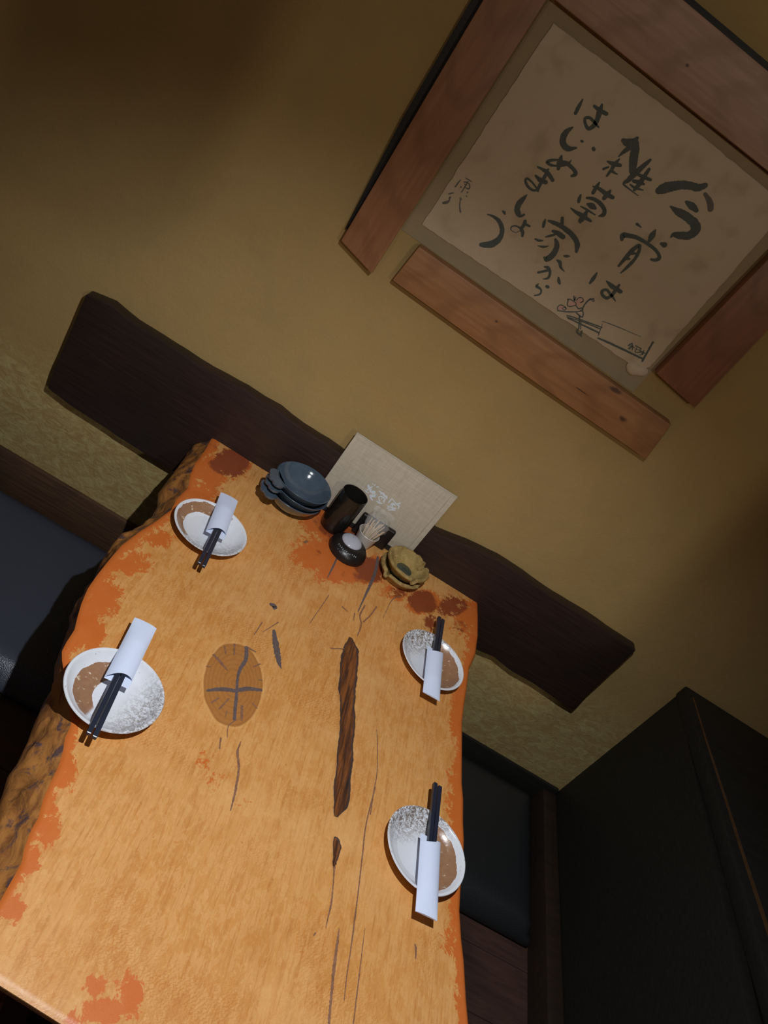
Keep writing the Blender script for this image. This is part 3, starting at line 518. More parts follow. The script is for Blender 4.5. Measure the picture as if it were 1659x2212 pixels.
PLANK = [(-0.4302,0.8249),(-0.3798,0.8353),(-0.3259,0.8276),(-0.2702,0.8282),(-0.2184,0.8283),(-0.1851,0.8282),(-0.1525,0.8301),(-0.097,0.8348),(-0.0787,0.8371),(-0.0388,0.8355),(-0.0008,0.838),(0.0573,0.8321),(0.1173,0.8328),(0.1482,0.8321),(0.4157,0.7929),(0.4876,0.8083),(0.5585,0.818),(0.6267,0.8174),(0.6929,0.813),(0.7547,0.8153),(0.8057,0.8172),(0.8613,0.8142),(0.9098,0.8133),(0.9436,0.8124),(0.9458,0.7397),(0.9481,0.6453),(0.9539,0.5848),(0.8819,0.5888),(0.8242,0.5913),(0.7711,0.5887),(0.7109,0.5963),(0.6791,0.5904),(-0.1137,0.5733),(-0.1852,0.5731),(-0.2567,0.5752),(-0.3177,0.5783),(-0.3723,0.5796),(-0.4261,0.5868),(-0.4298,0.6296),(-0.4295,0.6795),(-0.4299,0.7538)]
# ================================================================== the setting
WY = 1.53          # face of the back wall
mb = MB(); mb.box(-2.2, 3.2, WY, WY+0.12, 0.0, 2.6)
tag(link('wall_back', mb.mesh('wall_back'), M_WALL, smooth=0), kind='structure')
mb = MB()
y = -0.9
k = 0
while y < WY - 0.001:
    y2 = min(y + 0.14, WY)
    mb.box(-2.2, 3.2, y, y2 - 0.0015, 0.19, 0.25)
    y = y2
tag(link('floor', mb.mesh('floor'), M_FLOOR, smooth=0), kind='structure')
mb = MB(); mb.box(-2.2, 0.3, WY-0.012, WY, 0.25, 0.370)
tag(link('baseboard_back', mb.mesh('baseboard_back', 0.003), M_LEDGE), kind='structure')
mb = MB(); mb.box(0.3, 1.115, WY-0.010, WY, 0.25, 0.333)
tag(link('trim_1', mb.mesh('trim_1', 0.003), M_BLACKWOOD), kind='structure')
mb = MB(); mb.box(1.076, 1.117, 0.45, WY-0.012, 0.25, 0.318)
tag(link('trim_2', mb.mesh('trim_2', 0.004), M_LEDGE2), kind='structure')

# unseen blockers added behind the viewer to shape the room lamp's light
mb = MB(); mb.box(0.470, 0.575, -0.42, -0.32, 1.77, 2.6)  # added hanging block, throws the dark band on the left wall
tag(link('added_shadow_block', mb.mesh('added_shadow_block', 0.004), M_BLACKWOOD), kind='structure')
mb = MB(); mb.prism_y([(-1.6, 0.25), (2.2, 0.25), (2.2, 2.6), (1.02, 2.6), (1.065, 1.58), (-1.6, 1.58)], -0.40, -0.34)  # added screen, keeps the room lamp off table, seats and right wall end
tag(link('added_light_blocker', mb.mesh('added_light_blocker'), M_WALL, smooth=0), kind='structure')

# low dark partition with a wide cap on the right
pt = tag(empty('low_partition', (1.13, 1.0, 0.25)), 'low black-stained partition with a wide flat cap, standing against the wall right of the table', 'partition')
def child(name, mesh, mat, parent, smooth=40):
    """part built in world coordinates: the parent empty's location is taken off"""
    L = parent.location
    mesh.transform(Matrix.Rotation(-parent.rotation_euler.z, 4, 'Z') @ Matrix.Translation(-L))
    return link(name, mesh, mat, parent, smooth)
mb = MB(); mb.box(1.119, 1.150, 0.25, WY-0.001, 0.25, 0.757)
child('panel', mb.mesh('panel', 0.002), M_BLACKWOOD, pt)
mb = MB(); mb.prism_z([(1.185, 0.25), (1.75, 0.25), (1.75, WY-0.001), (1.113, WY-0.001), (1.113, 1.46)], 0.757, 0.792)
child('cap_board', mb.mesh('cap_board', 0.006), M_BLACKWOOD, pt)
mb = MB()
L = [(1.128, 1.498), (1.138, 1.36), (1.152, 1.22), (1.160, 1.12), (1.170, 1.02), (1.182, 0.90), (1.20, 0.70), (1.222, 0.4)]
for i, (a, b) in enumerate(zip(L, L[1:])):
    w1, w2 = 0.0028 + 0.0008*i, 0.0028 + 0.0008*(i+1)
    mb.add([(a[0]-w1, a[1], 0.7924), (b[0]-w2, b[1], 0.7924), (b[0]+w2, b[1], 0.7924), (a[0]+w1, a[1], 0.7924)], [(0, 1, 2, 3)])
we = child('worn_edge', mb.mesh('worn_edge', fix=False), M_WORN, pt, 0)
we['label'] = 'rubbed brown line along the cap edge'

# seat pads on both sides
def seat_pad(name, x0, x1, y0, y1, z0, z1, label, mat=None):
    mb = MB()
    nx, ny = 40, 24
    g = []
    r = 0.055
    for i in range(nx+1):
        for j in range(ny+1):
            u, v = i/nx, j/ny
            x, y = x0 + (x1-x0)*u, y0 + (y1-y0)*v
            e = min(x-x0, x1-x, y-y0, y1-y)
            d = max(0.0, 1 - e/r)
            z = z1 - 0.034*(1 - sqrt(max(0, 1 - d*d))) + 0.004*sin(pi*u)*sin(pi*v) + 0.0012*noise.noise(Vector((x*14, y*14, 0)))
            g.append((x, y, z))
    b = mb.add(g, [(i*(ny+1)+j, (i+1)*(ny+1)+j, (i+1)*(ny+1)+j+1, i*(ny+1)+j+1) for i in range(nx) for j in range(ny)])
    rim = [i*(ny+1) for i in range(nx+1)] + [nx*(ny+1)+j for j in range(1, ny+1)] + [i*(ny+1)+ny for i in range(nx-1, -1, -1)] + [j for j in range(ny-1, 0, -1)]
    prev = [b+i for i in rim]
    cx, cy = (x0+x1)/2, (y0+y1)/2
    for t in (0.25, 0.6, 1.0):
        bulge = 0.008*sin(pi*t)
        vs = []
        for i in rim:
            x, y, z = g[i]
            ox = bulge*(1 if x > x1-1e-6 else -1 if x < x0+1e-6 else 0)
            oy = bulge*(1 if y > y1-1e-6 else -1 if y < y0+1e-6 else 0)
            vs.append((x+ox, y+oy, z + (z0-z)*t))
        nb = mb.add(vs, [])
        cur = list(range(nb, nb+len(rim)))
        for i in range(len(rim)):
            j = (i+1) % len(rim)
            mb.f.append((prev[i], prev[j], cur[j], cur[i])); mb.m.append(0)
        prev = cur
    mb.f.append(tuple(prev)); mb.m.append(0)
    o = link(name, mb.mesh(name), mat or M_LEATHER, smooth=60)
    return tag(o, label, 'seat cushion', 'dark seat pads along the wall')
seat_pad('seat_cushion', -0.95, 0.02, 1.055, 1.498, 0.25, 0.306, 'navy leatherette seat pad on the left of the table, with a shiny rounded front edge')
seat_pad('seat_cushion', 0.52, 1.058, 1.115, 1.500, 0.25, 0.316, 'dark seat pad on the right of the table, in front of the low partition', M_LEATHER2)

# ================================================================== slab table
def lerp_tab(tab, y):
    """x at y from a list of (x, y) sorted by falling y"""
    if y >= tab[0][1]: return tab[0][0]
    for a, b in zip(tab, tab[1:]):
        if a[1] >= y >= b[1]:
            t = (a[1]-y)/max(a[1]-b[1], 1e-9)
            return a[0] + (b[0]-a[0])*t
    return tab[-1][0]
TL = TLEFT + [(0.028, 0.46), (0.026, 0.39)]
TLB = [(-0.115, 1.51)] + TLEFTB + [(-0.018, 0.55), (-0.010, 0.39)]
TR = TRIGHT + [(0.650, 0.56), (0.658, 0.48), (0.662, 0.33)]
ZT = 0.70
def front_y(x): return 0.4150 - 0.108*(x - 0.071)
NX, NY = 200, 330
def seg_d(px, py, line):
    best = (9, 0)
    for a, b in zip(line, line[1:]):
        dx, dy = b[0]-a[0], b[1]-a[1]
        t = max(0, min(1, ((px-a[0])*dx + (py-a[1])*dy)/max(dx*dx+dy*dy, 1e-12)))
        d = hypot(px-a[0]-dx*t, py-a[1]-dy*t)
        w = 0.5*(a[2] + (b[2]-a[2])*t)
        s = d/max(w, 1e-4)
        if s < best[0]: best = (s, w)
    return best
gouge_l = [[(x, y, w) for x, y, w in st] for st in GOUGE]
kc, kx, ky = KNOT
det = (kx[0]-kc[0])*(ky[1]-kc[1]) - (ky[0]-kc[0])*(kx[1]-kc[1])
mt = MB()
A_paint, A_mar, A_gou, A_kn = [], [], [], []
vs = []
for j in range(NY+1):
    v = j/NY
    yc = front_y(0.3) + (1.4995 - front_y(0.3))*v
    xl, xr = lerp_tab(TL, yc), lerp_tab(TR, yc)
    for i in range(NX+1):
        u = i/NX
        x = xl + (xr-xl)*u
        y = front_y(x) + (1.4995 - front_y(x))*v
        dl, dr = x-xl, xr-x
        # lacquer left at the rims
        nl = noise.noise(Vector((x*9, y*9, 2.0)))
        wl = 0.046 if y > 0.80 else 0.030
        p = max(0.0, 1 - dl/(wl*(1+0.5*nl)))*0.85
        p = max(p, max(0.0, 1 - dr/(0.055*(1+0.7*nl)))*0.95)
        p = max(p, max(0.0, 1 - (1.4995-y)/0.020)*0.45)
        m = 0.0
        for (cx, cy, a, b, c, d, s, mm) in PAINT:
            ex, ey = a*(x-cx) + b*(y-cy), c*(x-cx) + d*(y-cy)
            q = ex*ex + ey*ey
            if q < 2.4:
                w = s*max(0.0, 1 - q*0.42)
                if w > p: p = w
                m = max(m, mm*max(0.0, 1 - q*0.42))
        m = max(m, 0.45*max(0.0, min(1.0, (y-1.33)/0.14)))
        g = 0.0
        for ln in gouge_l:
            if min(q[0] for q in ln)-0.03 < x < max(q[0] for q in ln)+0.03 and min(q[1] for q in ln)-0.03 < y < max(q[1] for q in ln)+0.03:
                s, w = seg_d(x, y, ln)
                s += 0.12*noise.noise(Vector((x*110, y*110, 1))) + 0.22*noise.noise(Vector((x*20, y*20, 4)))
                g = max(g, max(0.0, min(1.0, (1.35-s)/0.7)))
        ax = ((x-kc[0])*(ky[1]-kc[1]) - (ky[0]-kc[0])*(y-kc[1]))/det
        ay = ((kx[0]-kc[0])*(y-kc[1]) - (x-kc[0])*(kx[1]-kc[1]))/det
        k = max(0.0, 1.02 - hypot(ax, ay) + 0.03*noise.noise(Vector((x*40, y*40, 5))))
        A_paint.append(p); A_mar.append(m); A_gou.append(g); A_kn.append(k)
        edge = min(dl, dr)
        z = ZT - 0.0035*g*(0.7 + 0.6*noise.noise(Vector((x*120, y*30, 3)))) - 0.003*max(0, 1-edge/0.006)**2
        if j == 0: z -= 0.002
        elif j == 1: z -= 0.001
        vs.append((x, y, z))
mt.add(vs, [(j*(NX+1)+i, j*(NX+1)+i+1, (j+1)*(NX+1)+i+1, (j+1)*(NX+1)+i) for j in range(NY) for i in range(NX)])
nv_top = len(vs)
# front, right and back faces and the underside of the slab
ZB = 0.632
front = list(range(NX+1)); rightc = [j*(NX+1)+NX for j in range(NY+1)]; backc = [NY*(NX+1)+i for i in range(NX, -1, -1)]; leftc = [j*(NX+1) for j in range(NY, -1, -1)]
def skirt(ids, depths, off):
    prev = ids
    for k, dz in enumerate(depths):
        b = mt.add([(vs[i][0]+off(k, vs[i])[0], vs[i][1]+off(k, vs[i])[1], ZT-dz) for i in ids], [])
        cur = list(range(b, b+len(ids)))
        for a in range(len(ids)-1):
            mt.f.append((prev[a], cur[a], cur[a+1], prev[a+1])); mt.m.append(0)
        prev = cur
    return prev
f_b = skirt(front, [0.008, 0.068], lambda k, p: (0, -0.001 + 0.045*k))
r_b = skirt(rightc, [0.010, 0.03, 0.068], lambda k, p: ((0.004, 0.006, -0.008)[k], 0))
b_b = skirt(backc, [0.068], lambda k, p: (0, 0))
mt.f.append(tuple(reversed(f_b + r_b + b_b))); mt.m.append(0)
# checks: filled slits and hairline cracks lie in the surface
put = lambda a, b, l: (a, b, ZT + 0.00025 + l)
ribbons(mt, SLIT, put, 0.35, 1, 0.0008)
ribbons(mt, CRACK, put, 0.6, 2, 0.0005, caps=False)
table = tag(empty('slab_table', (0.28, 0.95, 0.25)), 'orange live-edge slab table with worn red lacquer, a knot and long cracks', 'table')
me = mt.mesh('tabletop', fix=False)
for nm, dat in (('paint', A_paint), ('maroon', A_mar), ('gouge', A_gou), ('knot', A_kn)):
    at = me.attributes.new(nm, 'FLOAT', 'POINT')
    at.data.foreach_set('value', dat + [0.0]*(len(me.vertices)-len(dat)))
me.transform(Matrix.Translation(-table.location))
link('tabletop', me, [M_TABLE, M_FILL, M_CRACK], table, 50)
# bark along the left edge
mb = MB()
NB = 10
rows = []
for j in range(0, NY+1):
    x, y, z = vs[j*(NX+1)]
    xb = lerp_tab(TLB, y)
    wk = min(1.0, max(0.0, (y-0.80)/0.05))*min(1.0, max(0.0, (1.12-y)/0.10))
    xb += wk*max(0.0, x - 0.004 - xb)
    row = []
    for k in range(NB+1):
        t = k/NB
        s = sin(t*pi/2)
        n3 = noise.noise(Vector((y*22, t*2.5, 4))) + 0.6*noise.noise(Vector((y*60, t*5, 7)))
        xx = x + (xb-x)*s + (0.007*n3*sin(pi*min(1, t*1.2)) if t > 0 else 0)
        zz = z - (0.066)*t - (0.004*noise.noise(Vector((y*30, t*3, 9))) if 0 < t < 1 else 0)
        row.append((xx, y, zz))
    row.append((xb + 0.10, y, ZB))
    rows.append(row)
w = NB+2
mb.add([p for r in rows for p in r], [(j*w+k, (j+1)*w+k, (j+1)*w+k+1, j*w+k+1) for j in range(NY) for k in range(w-1)])
mb.f.append(tuple(range(w))); mb.m.append(0)
mb.f.append(tuple(reversed(range(NY*w, NY*w+w)))); mb.m.append(0)
child('bark_edge', mb.mesh('bark_edge'), M_BARK, table, 70)
for yy in (0.62, 1.30):
    mb = MB(); mb.box(0.16, 0.46, yy-0.04, yy+0.04, 0.25, 0.6325)
    child('leg', mb.mesh('leg', 0.006), M_BLACKWOOD, table)

# ================================================================== on the wall
def live_board(poly, y0, y1, name, mat, label, cat, group=None, bevel=0.004, grow=0.004):
    mb = MB()
    n = len(poly)
    area = sum(poly[i][0]*poly[(i+1) % n][1] - poly[(i+1) % n][0]*poly[i][1] for i in range(n))
    if area < 0: poly = poly[::-1]
    mb.prism_y(poly, y0, y1)
    o = link(name, mb.mesh(name, bevel, 2), mat, smooth=45)
    return tag(o, label, cat, group)
fine = []
for a, b in zip(PLANK, PLANK[1:] + PLANK[:1]):
    n = max(1, int(hypot(b[0]-a[0], b[1]-a[1])/0.02))
    for i in range(n):
        t = i/n
        x, z = a[0]+(b[0]-a[0])*t, a[1]+(b[1]-a[1])*t
        fine.append((x + 0.0012*noise.noise(Vector((x*40, z*40, 1))), z + 0.0018*noise.noise(Vector((x*30, z*40, 8)))))
live_board(fine, 1.5005, WY, 'wall_plank', M_DARK, 'long dark-brown live-edge plank fixed to the wall behind the table', 'board')

GB = 'timber beams around the calligraphy'
MV = m_beam('cedar_beam_upright', (0, radians(90), 0), (0.25, 0.105, 0.045), (0.33, 0.15, 0.068))
MR = m_beam('red_cedar_beam', (0, radians(90), 0), (0.20, 0.080, 0.038), (0.27, 0.110, 0.052))
MB_ = m_beam('knotty_cedar_beam', (0, 0, 0), (0.27, 0.115, 0.043), (0.37, 0.175, 0.070), [(0.208, -0.003, 0.012, 0.006), (0.108, -0.004, 0.018, 0.0016), (-0.10, 0.012, 0.004, 0.003), (0.16, 0.034, 0.016, 0.006)])
MT_ = m_beam('sheen_tinted_cedar_beam', (0, 0, 0), (0.33, 0.185, 0.115), (0.45, 0.275, 0.19), [(-0.165, -0.008, 0.004, 0.003), (0.05, 0.012, 0.005, 0.004)])  # glossy sheen of the top beam put into a paler base colour
YF = 1.503
def beam(x0, x1, z0, z1, mat, label, poly=None):
    t = tag(empty('wall_beam', ((x0+x1)/2, WY, (z0+z1)/2)), label, 'beam', GB)
    mb = MB(); mb.prism_y(poly or [(x0, z0), (x1, z0), (x1, z1), (x0, z1)], YF, WY-0.0005)
    child('timber', mb.mesh('timber', 0.003, 2), mat, t)
    return t
b1 = beam(-0.071, 0.0105, 1.178, 1.80, MV, 'upright reddish beam on the left side of the calligraphy', [(-0.0675, 1.196), (0.0100, 1.178), (0.0108, 1.80), (-0.0715, 1.80)])
beam(0.047, 0.645, 1.183, 1.268, MB_, 'level knotty beam along the bottom of the calligraphy', [(0.047, 1.190), (0.30, 1.184), (0.645, 1.183), (0.634, 1.266), (0.30, 1.267), (0.054, 1.268)])
b3 = beam(0.018, 0.80, 1.684, 1.79, MT_, 'wide beam, pale sheen coloured in, along the top of the calligraphy', [(0.018, 1.689), (0.80, 1.683), (0.80, 1.783), (0.018, 1.792)])
beam(0.543, 0.645, 1.316, 1.70, MR, 'short red-brown upright beam at the right side of the calligraphy', [(0.543, 1.327), (0.644, 1.316), (0.640, 1.665), (0.556, 1.665)])
# thin dark strips along the outer edges of the left and the top beam
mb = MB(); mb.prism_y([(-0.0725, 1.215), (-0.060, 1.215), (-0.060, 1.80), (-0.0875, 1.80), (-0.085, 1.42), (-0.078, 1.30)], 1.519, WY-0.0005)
child('dark_outer_strip', mb.mesh('dark_outer_strip', 0.001), M_BLACKWOOD, b1)
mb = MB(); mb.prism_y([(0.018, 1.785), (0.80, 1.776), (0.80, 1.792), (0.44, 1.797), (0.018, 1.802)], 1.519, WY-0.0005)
child('dark_outer_strip', mb.mesh('dark_outer_strip', 0.001), M_BLACKWOOD, b3)

# calligraphy plaque
PYF = 1.5255
plq = tag(empty('calligraphy_plaque', (0.285, WY, 1.48)), 'pale square of plaster brushed with black Japanese calligraphy and a small sketch', 'calligraphy')
mb = MB()
edge = []
cor = [(0.038, 1.296), (0.300, 1.303), (0.512, 1.309), (0.533, 1.324), (0.530, 1.500), (0.528, 1.664), (0.300, 1.669), (0.038, 1.664), (0.037, 1.48)]
for a, b in zip(cor, cor[1:] + cor[:1]):
    n = max(1, int(hypot(b[0]-a[0], b[1]-a[1])/0.008))
    for i in range(n):
        t = i/n
        x, z = a[0]+(b[0]-a[0])*t, a[1]+(b[1]-a[1])*t
        edge.append((x + 0.002*noise.noise(Vector((x*60, z*60, 1))), z + 0.002*noise.noise(Vector((x*60, z*60, 9)))))
mb.prism_y(edge, PYF, WY-0.0005)
child('plaster_ground', mb.mesh('plaster_ground', 0.0025, 2), M_PANEL, plq)
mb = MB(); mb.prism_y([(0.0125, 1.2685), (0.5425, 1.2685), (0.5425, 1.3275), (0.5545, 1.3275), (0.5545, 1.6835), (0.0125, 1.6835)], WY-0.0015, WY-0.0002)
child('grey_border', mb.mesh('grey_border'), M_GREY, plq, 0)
def ink(name, strokes, mat, lift=0.0, jit=0.14, step=0.0015, label=None, wash=None):
    mb = MB()
    ribbons(mb, strokes, lambda a, b, l: (a, PYF - 0.0003 - lift - l, b), jit, 0, 0.0006, step)
    if wash: ribbons(mb, wash, lambda a, b, l: (a, PYF - 0.0003 - l, b), jit, 1, 0.0006, step)
    o = child(name, mb.mesh(name, fix=False), [mat, M_WASH] if wash else mat, plq, 0)
    if label: o['label'] = label
ink('brush_writing', WRITING, M_INK, 0.0002, label='black brush writing', wash=WASH[:1])
ink('signature', SIGNATURE, M_WASH, 0.0002, label='small faint signature at the left', wash=WASH[2:])
ink('pink_tint', PINK, M_PINK, 0.0, 0.3, label='pink tint of the sketched berries')
ink('chopstick_sketch', SKETCH, M_INK, 0.0002, 0.25, 0.001, label='small ink sketch of chopsticks and berries')
mb = MB(); mb.lathe([(0.0, 0.012), (0.010, 0.010), (0.017, 0.004), (0.019, 0.0)], 20, fn=lambda r, z, a, k: (r*(1+0.25*sin(2*a+1)+0.12*sin(3*a)), z))
mb.v = [(0.516 + p[0]*0.9, PYF - p[2]*0.45, 1.307 + p[1]*0.8) for p in mb.v]
child('plaster_lump', mb.mesh('plaster_lump'), M_PANEL, plq, 60)

# ================================================================== table settings
RIM = 0.0245
PLATE_PROF = [(0.0, 0.0), (0.030, 0.0), (0.031, 0.004), (0.050, 0.010), (0.0655, 0.0195), (0.0690, 0.0225), (0.0700, RIM-0.0010), (0.0692, RIM), (0.0668, RIM), (0.0650, RIM-0.0012),
              (0.0625, RIM-0.0050), (0.0550, 0.0135), (0.0490, 0.0092), (0.0440, 0.0075), (0.0, 0.0072)]
def plate(x, y, mat, label):
    mb = MB()
    mb.lathe(PLATE_PROF, 96, fn=lambda r, z, a, k: (r*(1 + 0.006*sin(2*a+x*9) + 0.004*sin(3*a)), z + (0.0006*sin(2*a+1) if z > 0.02 else 0)))
    o = link('plate', mb.mesh('plate'), mat, smooth=50, loc=(x, y, ZT+0.0002))
    return tag(o, label, 'plate', 'small speckled plates at the four places')
plate(0.0085, 1.2075, m_plate('plate_glaze_a', radians(150), 0.043, 0.0640, -0.006, radians(-62), 0.6), 'white plate with a plain brown inner wall, at the back left by the blue bowls')
plate(0.0140, 0.7885, m_plate('plate_glaze_b', radians(170), 0.036, 0.0530, 0.013, radians(-15), 0.75), 'white plate with a chipped-looking brown crescent, at the near left table edge')
plate(0.4910, 1.2115, m_plate('plate_glaze_c', radians(-8), 0.041, 0.0620, 0.012, radians(125), 1.0), 'small grey-speckled plate at the back right, near the two ochre ashtrays')
plate(0.5265, 0.8080, m_plate('plate_glaze_d', radians(-5), 0.040, 0.0595, 0.014, radians(120), 1.0), 'grey-speckled plate at the near right table edge')

SH, SL = 0.0362, 0.1255
def sleeve_mesh():
    mb = MB()
    n, m = 14, 22
    def arch(s): return 0.0090*(max(0.0, 1 - s*s))**0.75
    # back sheet
    g = []
    for j in range(m+1):
        for i in range(n+1):
            s = -1 + 2*i/n
            g.append((s*SH/2, SL*j/m, 0.0))
    mb.add(g, [(j*(n+1)+i, j*(n+1)+i+1, (j+1)*(n+1)+i+1, (j+1)*(n+1)+i) for j in range(m) for i in range(n)])
    # front sheet, cut short and askew at the mouth
    g = []
    for j in range(m+1):
        for i in range(n+1):
            s = -1 + 2*i/n
            y0 = 0.0075*(s+1) + 0.0045*max(0, 1-s*s)
            y = y0 + (SL-y0)*j/m
            flat = min(1.0, (SL-y)/0.045)
            g.append((s*SH/2, y, 0.0006 + arch(s)*(0.25 + 0.75*flat)))
    mb.add(g, [(j*(n+1)+i, j*(n+1)+i+1, (j+1)*(n+1)+i+1, (j+1)*(n+1)+i) for j in range(m) for i in range(n)])
    # far end and both folds
    L = len(mb.v)//2
    for i in range(n):
        mb.f.append((m*(n+1)+i, m*(n+1)+i+1, L+m*(n+1)+i+1, L+m*(n+1)+i)); mb.m.append(0)
    for e in (0, n):
        for j in range(m):
            mb.f.append((j*(n+1)+e, (j+1)*(n+1)+e, L+(j+1)*(n+1)+e, L+j*(n+1)+e)); mb.m.append(0)
    me = mb.mesh('chopstick_sleeve')
    me.materials.append(M_PAPER)
    me.polygons.foreach_set('use_smooth', [True]*len(me.polygons))
    me.set_sharp_from_angle(angle=radians(35))
    return me
def stick_mesh():
    mb = MB()
    pts = [(-0.108, 0.0026), (-0.1065, 0.0034), (0.0, 0.0032), (0.080, 0.0018)]
    prev = None
    for y, r in pts:
        b = mb.add([(-r, y, -r), (r, y, -r), (r, y, r), (-r, y, r)], [])
        if prev is not None:
            for i in range(4):
                mb.f.append((prev+i, b+i, b+(i+1) % 4, prev+(i+1) % 4)); mb.m.append(0)
        else: mb.f.append((b, b+1, b+2, b+3)); mb.m.append(0)
        prev = b
    mb.f.append((prev+3, prev+2, prev+1, prev)); mb.m.append(0)
    me = mb.mesh('chopstick', 0.0006, 2)
    me.materials.append(M_STICK)
    return me
sl_me, st_me = sleeve_mesh(), stick_mesh()
# mouth centre, direction from mouth to closed end, sticks at the mouth (two), stick angle
settings = [
    ((0.0224, 1.1883), (0.0089, 1.3059), (0.0278, 1.0970), 'on the brown-walled plate at the back left', ('left', 'right')),
    ((0.0110, 0.7961), (0.0013, 0.9219), (0.0188, 0.7012), 'on the plate at the near left table edge', ('left', 'right')),
    ((0.4918, 1.2369), (0.4966, 1.1143), (0.4918, 1.3291), 'on the speckled plate at the back right', ('right', 'left')),
    ((0.5299, 0.8285), (0.5376, 0.7015), (0.5282, 0.9247), 'on the speckled plate at the near right table edge', ('right', 'left')),
]
zs = ZT + RIM + 0.0014
for (mx, my), (ex, ey), (tx, ty), where, sides in settings:
    o = bpy.data.objects.new('chopstick_sleeve', sl_me); COL.objects.link(o)
    o.location = (mx, my, zs - 0.0006)
    o.rotation_euler = (0, 0, atan2(ey-my, ex-mx) - pi/2)
    tag(o, 'white paper chopstick sleeve lying ' + where, 'chopstick sleeve', 'paper sleeves at the four places')
    a = atan2(my-ty, mx-tx) - pi/2
    for sgn, side in ((-1, sides[0]), (1, sides[1])):
        s = bpy.data.objects.new('chopstick', st_me); COL.objects.link(s)
        cx, cy = tx + 0.107*cos(a+pi/2), ty + 0.107*sin(a+pi/2)
        off = 0.0037*sgn
        s.location = (cx + off*cos(a) - (0.0016 if sgn > 0 else 0)*cos(a+pi/2), cy + off*sin(a) - (0.0016 if sgn > 0 else 0)*sin(a+pi/2), zs + 0.0037)
        s.rotation_euler = (0, 0, a + 0.006*sgn)
        tag(s, '%s black chopstick of the pair %s' % (side, where), 'chopstick', 'black chopsticks')

# ---- three slate-blue handled bowls in a stack
def bowl(z, dx, dy, rot, label):
    t = tag(empty('handled_bowl', (0.1195+dx, 1.4275+dy, z), rot), label, 'bowl', 'stack of blue bowls')
    mb = MB()
    R0 = 0.0608
    prof = [(0.0, 0.003), (0.020, 0.003), (0.0205, 0.0), (0.024, 0.0), (0.0255, 0.004), (0.040, 0.014), (0.053, 0.027), (R0-0.0012, 0.0395), (R0, 0.0415), (R0-0.0010, 0.0425), (R0-0.0032, 0.0415),
            (0.052, 0.0315), (0.040, 0.0190), (0.026, 0.0095), (0.012, 0.0070), (0.0, 0.0068)]
    mb.lathe(prof, 80, fn=lambda r, zz, a, k: (r*(1 + 0.018*cos(2*a+0.6) + 0.008*sin(3*a)), zz + (0.0012*sin(2*a) if zz > 0.025 else 0)))
    link('bowl_body', mb.mesh('bowl_body'), M_BLUE, t, 60)
    # scalloped cloud handle at the rim, on the -x side of the bowl
    lobes = [(-0.064, 0.013, 0.0135), (-0.066, -0.012, 0.0135), (-0.073, 0.001, 0.010), (-0.052, 0.0, 0.021)]
    out = []
    for i in range(72):
        a = 2*pi*i/72
        ox, oy = -0.060, 0.0
        best = 0.0
        for lx, ly, lr in lobes:
            bx, by = lx-ox, ly-oy
            dd = bx*cos(a) + by*sin(a)
            h2 = lr*lr - (bx*bx + by*by - dd*dd)
            if h2 > 0: best = max(best, dd + sqrt(h2))
        px, py = ox + best*cos(a), oy + best*sin(a)
        rr = hypot(px, py)
        if rr < 0.0585: px, py = px*0.0585/rr, py*0.0585/rr
        out.append((px, py))
    mb = MB()
    mb.prism_z(out, 0.0362, 0.0412)
    link('handle', mb.mesh('handle', 0.0016, 3), M_BLUE, t, 50)
    return t
hr = radians(36)
bowl(ZT+0.0002, -0.003, -0.002, hr+0.05, 'bottom slate-blue handled bowl of the stack of three')
bowl(ZT+0.0155, 0.0015, -0.001, hr-0.04, 'middle slate-blue handled bowl of the stack of three')
bowl(ZT+0.0308, 0.0, 0.0, hr+0.02, 'top slate-blue handled bowl of the stack, its glossy inside in view')

# ---- black tumbler
mb = MB()
mb.lathe([(0.0, 0.0), (0.0255, 0.0), (0.0275, 0.002), (0.0285, 0.02), (0.0292, 0.0955), (0.0288, 0.0970), (0.0276, 0.0965), (0.0266, 0.09), (0.0258, 0.008), (0.0, 0.006)], 64)
tag(link('tumbler', mb.mesh('tumbler'), M_BLACK, smooth=50, loc=(0.2205, 1.4520, ZT+0.0002)), 'tall glossy black cup in front of the beige menu', 'cup')

# ---- soy sauce pot
pot = tag(empty('sauce_pot', (0.2675, 1.3990, ZT+0.0002)), 'squat black sauce pot with a white domed lid and small white print', 'sauce pot')
POTP = [(0.0, 0.0), (0.0385, 0.0), (0.0415, 0.0015), (0.0425, 0.006), (0.0405, 0.014), (0.0345, 0.0215), (0.0270, 0.0255), (0.0235, 0.0268), (0.0, 0.0268)]
mb = MB(); mb.lathe(POTP, 72)
link('pot_body', mb.mesh('pot_body'), M_MATTE, pot, 50)
mb = MB(); mb.lathe([(0.0226, 0.0), (0.0232, 0.0015), (0.0220, 0.0035), (0.0175, 0.0068), (0.0100, 0.0090), (0.0, 0.0098)], 48)
lid = link('lid', mb.mesh('lid'), M_LID, pot, 60, (-0.003, 0.002, 0.0268))
mb = MB()
for sx, sy, sr in ((-0.006, -0.001, 0.0026), (0.0005, 0.006, 0.0016), (-0.002, 0.003, 0.0012)):
    mb.lathe([(0.0, 0.0006), (sr*0.8, 0.0005), (sr, 0.0)], 12, c=(sx, sy, 0.0090 - 45*(sx*sx+sy*sy)*0.55 + 0.0004), fn=lambda r, z, a, k: (r*(1+0.3*sin(2*a+1)), z))
link('sauce_drops', mb.mesh('sauce_drops'), M_STAIN, lid, 60)['label'] = 'brown sauce drops on the lid'
